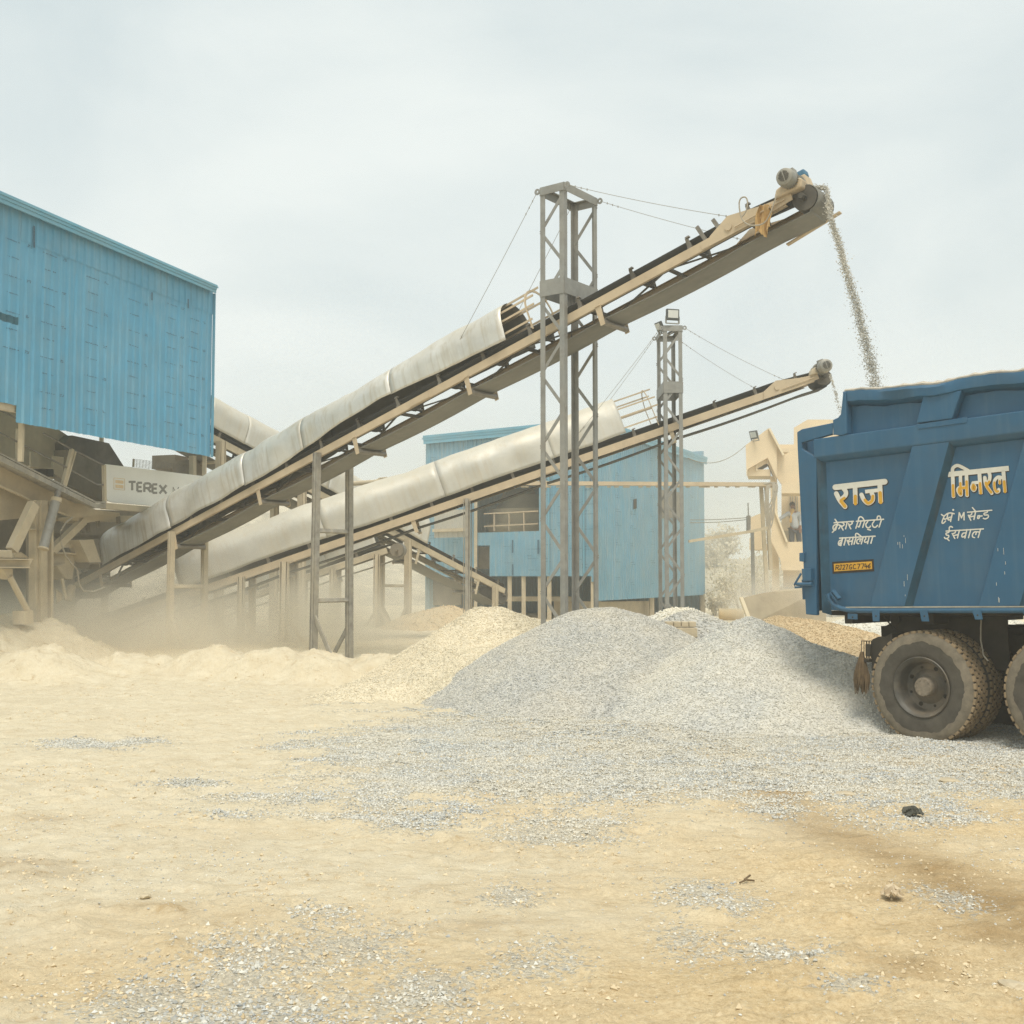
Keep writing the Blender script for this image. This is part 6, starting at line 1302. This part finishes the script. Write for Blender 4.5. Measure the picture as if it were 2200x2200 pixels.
# ------------------------------------------------------------------ man on the stairs
def person(px, py_feet, Y, hgt):
    base = at(px, py_feet, Y); s = hgt / 1.72
    root = empty('person', 'man in pale shirt with ochre scarf leaning on the stair wall', 'person', loc=base)
    def skin(name, verts, edges, m, parent, lv=2, rootv=0):
        me = bpy.data.meshes.new(name); me.from_pydata([tuple(Vector(v[:3]) * s) for v in verts], edges, []); o = bpy.data.objects.new(name, me); COL.objects.link(o); o.parent = parent; me.materials.append(M[m])
        md = o.modifiers.new('skin', 'SKIN'); md.use_smooth_shade = True
        for i, v in enumerate(verts): me.skin_vertices[0].data[i].radius = (v[3] * s, (v[4] if len(v) > 4 else v[3]) * s); me.skin_vertices[0].data[i].use_root = (i == rootv)
        sb = o.modifiers.new('sub', 'SUBSURF'); sb.levels = lv; sb.render_levels = lv; return o
    # x right, -y toward the camera; his left arm hangs, his right arm (screen left) reaches down to the wall
    bv = [(0.02, 0, .92, .125, .10), (0.01, 0, 1.08, .115, .09), (-.02, -.01, 1.26, .145, .10), (-.03, -.02, 1.40, .12, .08), (-.035, -.03, 1.47, .052, .052), (-.05, -.055, 1.57, .074, .088), (-.055, -.05, 1.68, .070, .082),
          (-.19, -.03, 1.39, .055), (-.42, -.06, 1.24, .042), (-.64, -.10, 1.08, .032), (-.70, -.11, 1.04, .026, .04), (.14, -.02, 1.39, .055), (.21, .02, 1.13, .042), (.17, -.10, .93, .032), (.16, -.13, .86, .026, .04),
          (-.08, 0, .88, .09), (-.09, -.03, .48, .06), (-.10, .02, .08, .042), (-.11, -.10, .035, .04, .03), (.12, 0, .88, .09), (.15, -.03, .48, .06), (.16, .03, .08, .042), (.17, -.10, .035, .04, .03)]
    be = [(0, 1), (1, 2), (2, 3), (3, 4), (4, 5), (5, 6), (3, 7), (7, 8), (8, 9), (9, 10), (3, 11), (11, 12), (12, 13), (13, 14), (0, 15), (15, 16), (16, 17), (17, 18), (0, 19), (19, 20), (20, 21), (21, 22)]
    for h, d in ((10, Vector((-1, -.2, -.45))), (14, Vector((0, -.4, -1)))):
        o = Vector(bv[h][:3]); d.normalize(); sd = d.cross(Vector((0, 1, 0))).normalized() if h == 10 else Vector((1, 0, 0))
        sd = Vector((0, 1, 0)) if h == 10 else Vector((1, 0, 0))
        for i, ln in enumerate((.065, .075, .07, .055)):
            a = o + sd * ((i - 1.5) * .02) + d * .03; b = a + d * ln * .55 + Vector((0, -.006, 0)); c = b + d * ln * .45 + Vector((0, -.012, -.015)); k = len(bv); bv += [(*a, .011), (*b, .0095), (*c, .008)]; be += [(h, k), (k, k + 1), (k + 1, k + 2)]
        a = o + sd * .045; b = a + d * .04 + sd * .012; k = len(bv); bv += [(*a, .013), (*b, .010)]; be += [(h, k), (k, k + 1)]
    body = skin('body', bv, be, 'skin', root)
    skin('shirt', [(0.02, 0, .86, .175, .16), (0.01, 0, 1.04, .165, .13), (-.02, -.01, 1.26, .165, .118), (-.03, -.02, 1.40, .13, .095), (-.19, -.03, 1.39, .075), (-.42, -.06, 1.24, .06), (-.60, -.095, 1.105, .047), (.14, -.02, 1.39, .075), (.21, .02, 1.13, .058), (.18, -.08, .98, .047)], [(0, 1), (1, 2), (2, 3), (3, 4), (4, 5), (5, 6), (3, 7), (7, 8), (8, 9)], 'shirt', root)
    skin('trousers', [(0.02, 0, .96, .165, .14), (-.08, 0, .84, .115), (-.09, -.03, .48, .08), (-.10, .02, .10, .062), (.12, 0, .84, .105), (.15, -.03, .48, .08), (.16, .03, .10, .062)], [(0, 1), (1, 2), (2, 3), (0, 4), (4, 5), (5, 6)], 'trouser', root)
    bm = bmesh.new(); bmesh.ops.create_uvsphere(bm, u_segments=16, v_segments=10, radius=1.0); rr = random.Random(3)
    for v in bm.verts:
        lowf = .35 if v.co.y < -.35 else 1.0
        v.co.z = max(v.co.z, -.75 * lowf + (.55 if v.co.y < -.45 else 0)); v.co = Vector((v.co.x * .088 - .055, v.co.y * .105 - .035, v.co.z * .095 + 1.665)) * s + Vector((rr.uniform(-1, 1), rr.uniform(-1, 1), rr.uniform(-1, 1))) * .003
    me = bpy.data.meshes.new('hair'); bm.to_mesh(me); bm.free(); me.materials.append(M['hair']); me.polygons.foreach_set('use_smooth', [True] * len(me.polygons)); ho_ = bpy.data.objects.new('hair', me); COL.objects.link(ho_); ho_.parent = root
    skin('scarf', [(-.06, -.10, 1.545, .045, .05), (-.055, -.05, 1.50, .085, .085), (-.10, -.10, 1.38, .05, .04), (-.13, -.12, 1.20, .045, .035), (-.14, -.12, 1.08, .04, .03)], [(0, 1), (1, 2), (2, 3), (3, 4)], 'scarf', root)
    for sx_ in (-1, 1):
        mb = MB(); c = Vector((-.055 + sx_ * .03, -.138, 1.625)) * s; mb.tube(c, c + Vector((0, -.006, 0)), .010 * s, 8); mb.build('eye', 'hair', root)
        mb = MB(); c = Vector((-.055 + sx_ * .078, -.05, 1.60)) * s; mb.lathe([(0, -.01), (.022 * s, -.006), (.026 * s, 0), (.018 * s, .006), (0, .008)], c, (sx_, 0, 0), 10); mb.build('ear', 'skin', root)
    return root
person(1707, 1197, 35.4, 1.72)

# ------------------------------------------------------------------ things lying about
dr = at(1571, 1320, 34.0); mb = MB(); axd = Vector((1, -.12, 0)).normalized(); ln = .74; r = .18
mb.lathe([(0, -ln / 2), (.10, -ln / 2), (.105, -ln / 2 + .02), (.165, -ln / 2 + .02), (r, -ln / 2), (r * 1.03, -ln / 2 + .02), (r, -ln / 2 + .05), (r, -ln * .18), (r * 1.04, -ln * .16), (r, -ln * .14), (r, ln * .14), (r * 1.04, ln * .16), (r, ln * .18), (r, ln / 2 - .05), (r * 1.03, ln / 2 - .02), (r, ln / 2), (.165, ln / 2 - .02), (0, ln / 2 - .02)], (0, 0, 0), axd, 28)
o = mb.build('steel_drum', 'drum', smooth=True); o.location = dr; tag(o, 'dusty ochre drum lying on its side between shed and plate', 'drum')
tp = empty('dusty_plate', 'big brown dusty steel plate leaning behind the tan gravel pile', 'steel plate', loc=at(1600, 1330, 25.5)); TPI = Matrix.Translation(-tp.location)
mb = MB(); mb.prism([TPI @ at(x, y, Y) for x, y, Y in ((1598, 1284, 25.6), (1640, 1274, 26.0), (1690, 1266, 26.6), (1775, 1262, 27.4), (1775, 1345, 27.1), (1615, 1340, 25.2))], (0, .05, .0)); mb.build('plate', 'dustbrown', tp)
mb = MB(); mb.beam(TPI @ at(1592, 1284, 25.4), TPI @ at(1609, 1330, 25.1), .09, .05); mb.build('edge_beam', 'creamlight', tp)
ft = empty('brick_footing', 'dusty brick footing block sunk in gravel at the short tower', 'brick footing', loc=at(1463, 1345, 19.0)); 
mb = MB(); mb.box((0, .2, -.11), .54, .5, .16); mb.build('footing', 'brick', ft, bevel=.01)
for k in range(4):
    mb = MB(); mb.box((-.19 + k * .128, .1 + random.uniform(-.02, .02), .03), .118, .24, .085); mb.build('brick', 'brick', ft, bevel=.012)
def scrap(px, py, m, w, h, seed, label, cat, name, flat=.4):
    c = gz(px, py); rr = random.Random(seed); mb = MB(); n = 9; V = []
    for j in range(n):
        for i in range(n):
            u_, v_ = i / (n - 1) - .5, j / (n - 1) - .5
            V.append(Vector((c.x + u_ * w * (1 - .5 * abs(v_)) + rr.uniform(-.012, .012), c.y + v_ * h * (1 - .4 * abs(u_)) + rr.uniform(-.01, .01), gzs(c.x, c.y) + .015 + max(0, flat * .1 * (1 - (2 * u_) ** 2) * (1 - (2 * v_) ** 2)) + rr.uniform(0, .035) * (1 if abs(u_) < .4 else .3))))
    mb.add(V, [(j * n + i, j * n + i + 1, (j + 1) * n + i + 1, (j + 1) * n + i) for j in range(n - 1) for i in range(n - 1)]); o = mb.build(name, m); md = o.modifiers.new('s', 'SOLIDIFY'); md.thickness = .006; return tag(o, label, cat)
scrap(1961, 1757, 'cloth', .13, .16, 3, 'crumpled black cloth scrap lying on the sandy yard', 'cloth scrap', 'cloth_scrap', .25)
scrap(1918, 1938, 'tan', .09, .10, 5, 'torn beige paper scrap in the damp sand track', 'paper scrap', 'paper_scrap', .2)
mb = MB(); c = gz(1604, 1898); z = gzs(c.x, c.y) + .008; mb.path([(c.x - .04, c.y - .02, z), (c.x, c.y + .01, z + .008), (c.x + .045, c.y + .02, z)], .005, 5); mb.path([(c.x - .01, c.y + .005, z + .01), (c.x + .03, c.y + .05, z + .02)], .005, 5); o = mb.build('dark_twig', 'tassel'); tag(o, 'small dark broken twig on the sand left of the paper scrap', 'twig')
def rock(px, py, sz, seed, label, m='rock', Y=None, flat=.5):
    c = gz(px, py) if Y is None else at(px, py, Y); c.z = gzs(c.x, c.y) if Y is None else c.z; bm = bmesh.new(); bmesh.ops.create_icosphere(bm, subdivisions=2, radius=sz / 2); rr = random.Random(seed)
    for v in bm.verts: v.co *= rr.uniform(.75, 1.15); v.co.z *= flat
    me = bpy.data.meshes.new('rock'); bm.to_mesh(me); bm.free(); me.materials.append(M[m]); o = bpy.data.objects.new('rock', me); COL.objects.link(o); o.location = c + Vector((0, 0, sz * flat * .25)); return tag(o, label, 'rock', 'single rocks on the yard')
rock(2036, 1688, .17, 1, 'flat brown stone at the upper right gravel edge', 'brick', flat=.25); rock(1815, 1712, .15, 2, 'flat brown stone at the gravel edge left of the black cloth', 'brick', flat=.2); rock(312, 1932, .055, 4, 'small brown stone in the lower left sand', 'brick'); rock(2175, 2122, .11, 5, 'sandy stone at the right edge of the yard', 'brick', flat=.4)
mb = MB(); rr = random.Random(3); c = at(868, 1378, 17.6); c.z = gzs(c.x, c.y)
for k in range(14): a = rr.uniform(-.3, .3); p = c + Vector((rr.uniform(-.16, .16), rr.uniform(-.1, .1), rr.uniform(.01, .06))); mb.beam(p - Vector((.1, a * .1, rr.uniform(-.02, .02))), p + Vector((.1, a * .1, 0)), .025, .012)
o = mb.build('scrap_metal', 'steel2'); tag(o, 'small heap of scrap metal strips behind the beige ridge', 'scrap metal')

# ------------------------------------------------------------------ dry scrub beyond
def shrub(loc, h, w, seed, label, nl=900, leaf=.06, group='dry shrubs beyond the yard'):
    rs = np.random.RandomState(seed); root = empty('dry_shrub', label, 'shrub', loc=loc, group=group); mb = MB(); tips = []
    for k in range(9):
        a = rs.rand() * 6.28; l_ = h * (.6 + .4 * rs.rand()); e = w * .5 * (.3 + .7 * rs.rand()); pts = [Vector((0, 0, -.3))]
        for t in (.3, .6, 1.0): pts.append(Vector((math.cos(a) * e * t ** 1.3 + rs.randn() * .05 * h, math.sin(a) * e * t ** 1.3 + rs.randn() * .05 * h, l_ * t)))
        mb.path(pts, [.035 * h / 2, .025 * h / 2, .014 * h / 2, .006], 5)
        for q in range(5):
            b = pts[1 + q % 3]; d = Vector((rs.randn() * .5, rs.randn() * .5, .5 + .4 * rs.rand())) * h * .28; mb.path([b, b + d * .5 + Vector(rs.randn(3)) * .03 * h, b + d], [.012 * h / 2, .008 * h / 2, .004], 4); tips += [b + d * .5, b + d]
        tips += pts[2:]
    mb.build('branches', 'bark', root)
    T_ = np.array([tuple(t) for t in tips]); i = rs.randint(0, len(T_), nl); P = T_[i] + rs.randn(nl, 3) * h * .085
    A = rs.randn(nl, 3); A /= np.linalg.norm(A, axis=1)[:, None]; B = np.cross(A, rs.randn(nl, 3)); B /= np.linalg.norm(B, axis=1)[:, None]; sz = leaf * (.5 + rs.rand(nl))[:, None]
    V = np.stack([P - A * sz, P + B * sz * .45, P + A * sz, P - B * sz * .45], 1).reshape(-1, 3); np_mesh('foliage', V, np.arange(nl * 4).reshape(-1, 4), M['leaf'], root, smooth=False)
k = 0
for px, py, Y, h, w in ((1562, 1305, 44, 1.7, 2.2), (1595, 1298, 46, 2.3, 2.6), (1632, 1295, 47, 2.2, 2.6), (1668, 1292, 48, 2.0, 2.4), (1535, 1318, 43, .8, 1.4)):
    p = at(px, py, Y); p.z = gzs(p.x, p.y); k += 1
    shrub(p, h, w, 40 + k, ['pale dry shrub left of centre beyond the far shed corner', 'tall grey dry shrub behind the service pole', 'broad dry shrub behind the cable tray posts', 'dry shrub partly behind the cream building column', 'low dry shrub at the corner post of the far shed'][k - 1], 1000, .055)
for px, Y, h, lab in ((1530, 66, 1.8, 'small bush on the hilltop right of the far shed'), (1505, 70, 1.6, 'bush on the hilltop just clear of the shed wall'), (640, 80, 2.4, 'bush on the hill crest between the two conveyors'), (600, 77, 2.0, 'bush on the hill crest left of the trestle leg'), (690, 74, 1.8, 'bush on the hillside behind the trestle leg'), (560, 72, 1.6, 'bush low on the hill under the long conveyor'), (1690, 72, 2.2, 'bush on the hilltop behind the cream building'), (1560, 70, 1.8, 'round bush on the hilltop left of the service pole')):
    x = (px - 1100) / 2400 * Y; shrub(Vector((x, Y, hill_z(x, Y) - .1)), h, h * 1.4, int(px), lab, 1400, .10, 'bushes on the rubble hill')
rs = np.random.RandomState(31); n = 0
for _ in range(60):
    x = rs.uniform(10.5, 17); y = rs.uniform(38, 52)
    if n >= 22: break
    sz = rs.uniform(.25, .7); bm = bmesh.new(); bmesh.ops.create_icosphere(bm, subdivisions=2, radius=sz / 2); rr = random.Random(int(rs.randint(9999)))
    for v in bm.verts: v.co *= rr.uniform(.7, 1.2); v.co.z *= .6
    me = bpy.data.meshes.new('boulder'); bm.to_mesh(me); bm.free(); me.materials.append(M['rock']); o = bpy.data.objects.new('boulder', me); COL.objects.link(o); o.location = (x, y, gzs(x, y) + sz * .12); n += 1
    tag(o, 'grey rubble boulder among the dry shrubs beyond the far shed', 'boulder', 'rubble boulders beyond the shed')

# ------------------------------------------------------------------ dusty air
def volume_box(name, lo, hi, dens, color, label, soft=None, noise=None, aniso=0.2):
    me = bpy.data.meshes.new(name); bm = bmesh.new(); bmesh.ops.create_cube(bm, size=1.0) if soft is None else bmesh.ops.create_icosphere(bm, subdivisions=3, radius=0.5); bm.to_mesh(me); bm.free()
    o = bpy.data.objects.new(name, me); COL.objects.link(o); lo, hi = Vector(lo), Vector(hi); o.location = (lo + hi) / 2; o.scale = hi - lo
    m = bpy.data.materials.new(name); m.use_nodes = True; n, l = m.node_tree.nodes, m.node_tree.links; n.clear(); ou = n.new('ShaderNodeOutputMaterial'); pv = n.new('ShaderNodeVolumePrincipled'); l.new(pv.outputs[0], ou.inputs['Volume'])
    pv.inputs['Color'].default_value = (*color, 1); pv.inputs['Density'].default_value = dens; pv.inputs['Anisotropy'].default_value = aniso
    if soft is not None:
        tc = n.new('ShaderNodeTexCoord'); ln = n.new('ShaderNodeVectorMath'); ln.operation = 'LENGTH'; l.new(tc.outputs['Object'], ln.inputs[0])
        mr = n.new('ShaderNodeMapRange'); mr.interpolation_type = 'SMOOTHSTEP'; mr.inputs[1].default_value = .5; mr.inputs[2].default_value = .1; mr.inputs[3].default_value = 0; mr.inputs[4].default_value = dens; l.new(ln.outputs['Value'], mr.inputs[0])
        ge = n.new('ShaderNodeNewGeometry'); nz_ = n.new('ShaderNodeTexNoise'); nz_.inputs['Scale'].default_value = noise; nz_.inputs['Detail'].default_value = 3; l.new(ge.outputs['Position'], nz_.inputs['Vector'])
        m2 = n.new('ShaderNodeMapRange'); m2.inputs[1].default_value = .35; m2.inputs[2].default_value = .68; m2.inputs[3].default_value = .25; m2.inputs[4].default_value = 1.5; l.new(nz_.outputs['Fac'], m2.inputs[0])
        mu = n.new('ShaderNodeMath'); mu.operation = 'MULTIPLY'; l.new(mr.outputs[0], mu.inputs[0]); l.new(m2.outputs[0], mu.inputs[1])
        sz_ = n.new('ShaderNodeSeparateXYZ'); l.new(ge.outputs['Position'], sz_.inputs[0])
        m3 = n.new('ShaderNodeMapRange'); m3.interpolation_type = 'SMOOTHSTEP'; m3.inputs[1].default_value = hi.z * (.62 if hi.z < 5 else 1.0); m3.inputs[2].default_value = .2; m3.inputs[3].default_value = 0.05; m3.inputs[4].default_value = 2.0 if hi.z < 5 else 1.3; l.new(sz_.outputs['Z'], m3.inputs[0])
        mu2 = n.new('ShaderNodeMath'); mu2.operation = 'MULTIPLY'; l.new(mu.outputs[0], mu2.inputs[0]); l.new(m3.outputs[0], mu2.inputs[1]); l.new(mu2.outputs[0], pv.inputs['Density'])
    me.materials.append(m); tag(o, label, None, kind='stuff'); return o
volume_box('haze', (-1400, -70, -2.0), (1400, 440, 14.0), 0.0038, (0.91, 0.92, 0.88), 'thin pale dust haze hanging over the whole yard')
volume_box('dust_cloud', (-22, 25, -2.0), (26, 60, 12.0), 0.034, (0.95, 0.93, 0.85), 'broad veil of hanging dust over the far shed and the hill foot', soft=1, noise=.12)
a = at(390, 1285, 20.5); volume_box('dust_cloud', (a.x - 6.5, a.y - 3.0, -1.8), (a.x + 6.5, a.y + 5.0, 3.4), 0.60, (0.985, 0.93, 0.80), 'drifting cloud of pale crusher dust low around the conveyor tails', soft=1, noise=.7)
a = at(120, 1340, 19.0); volume_box('dust_cloud', (a.x - 4.0, a.y - 2.2, -1.6), (a.x + 4.0, a.y + 3.0, 2.6), 0.55, (0.985, 0.93, 0.80), 'drifting cloud of dust over the heap at the machine column', soft=1, noise=.8)
a = at(1690, 1295, 27.5); volume_box('dust_cloud', (a.x - 2.2, a.y - 2.0, -.4), (a.x + 1.9, a.y + 2.0, 3.2), 0.5, (0.97, 0.92, 0.82), 'puff of white dust behind the truck tail', soft=1, noise=1.6)
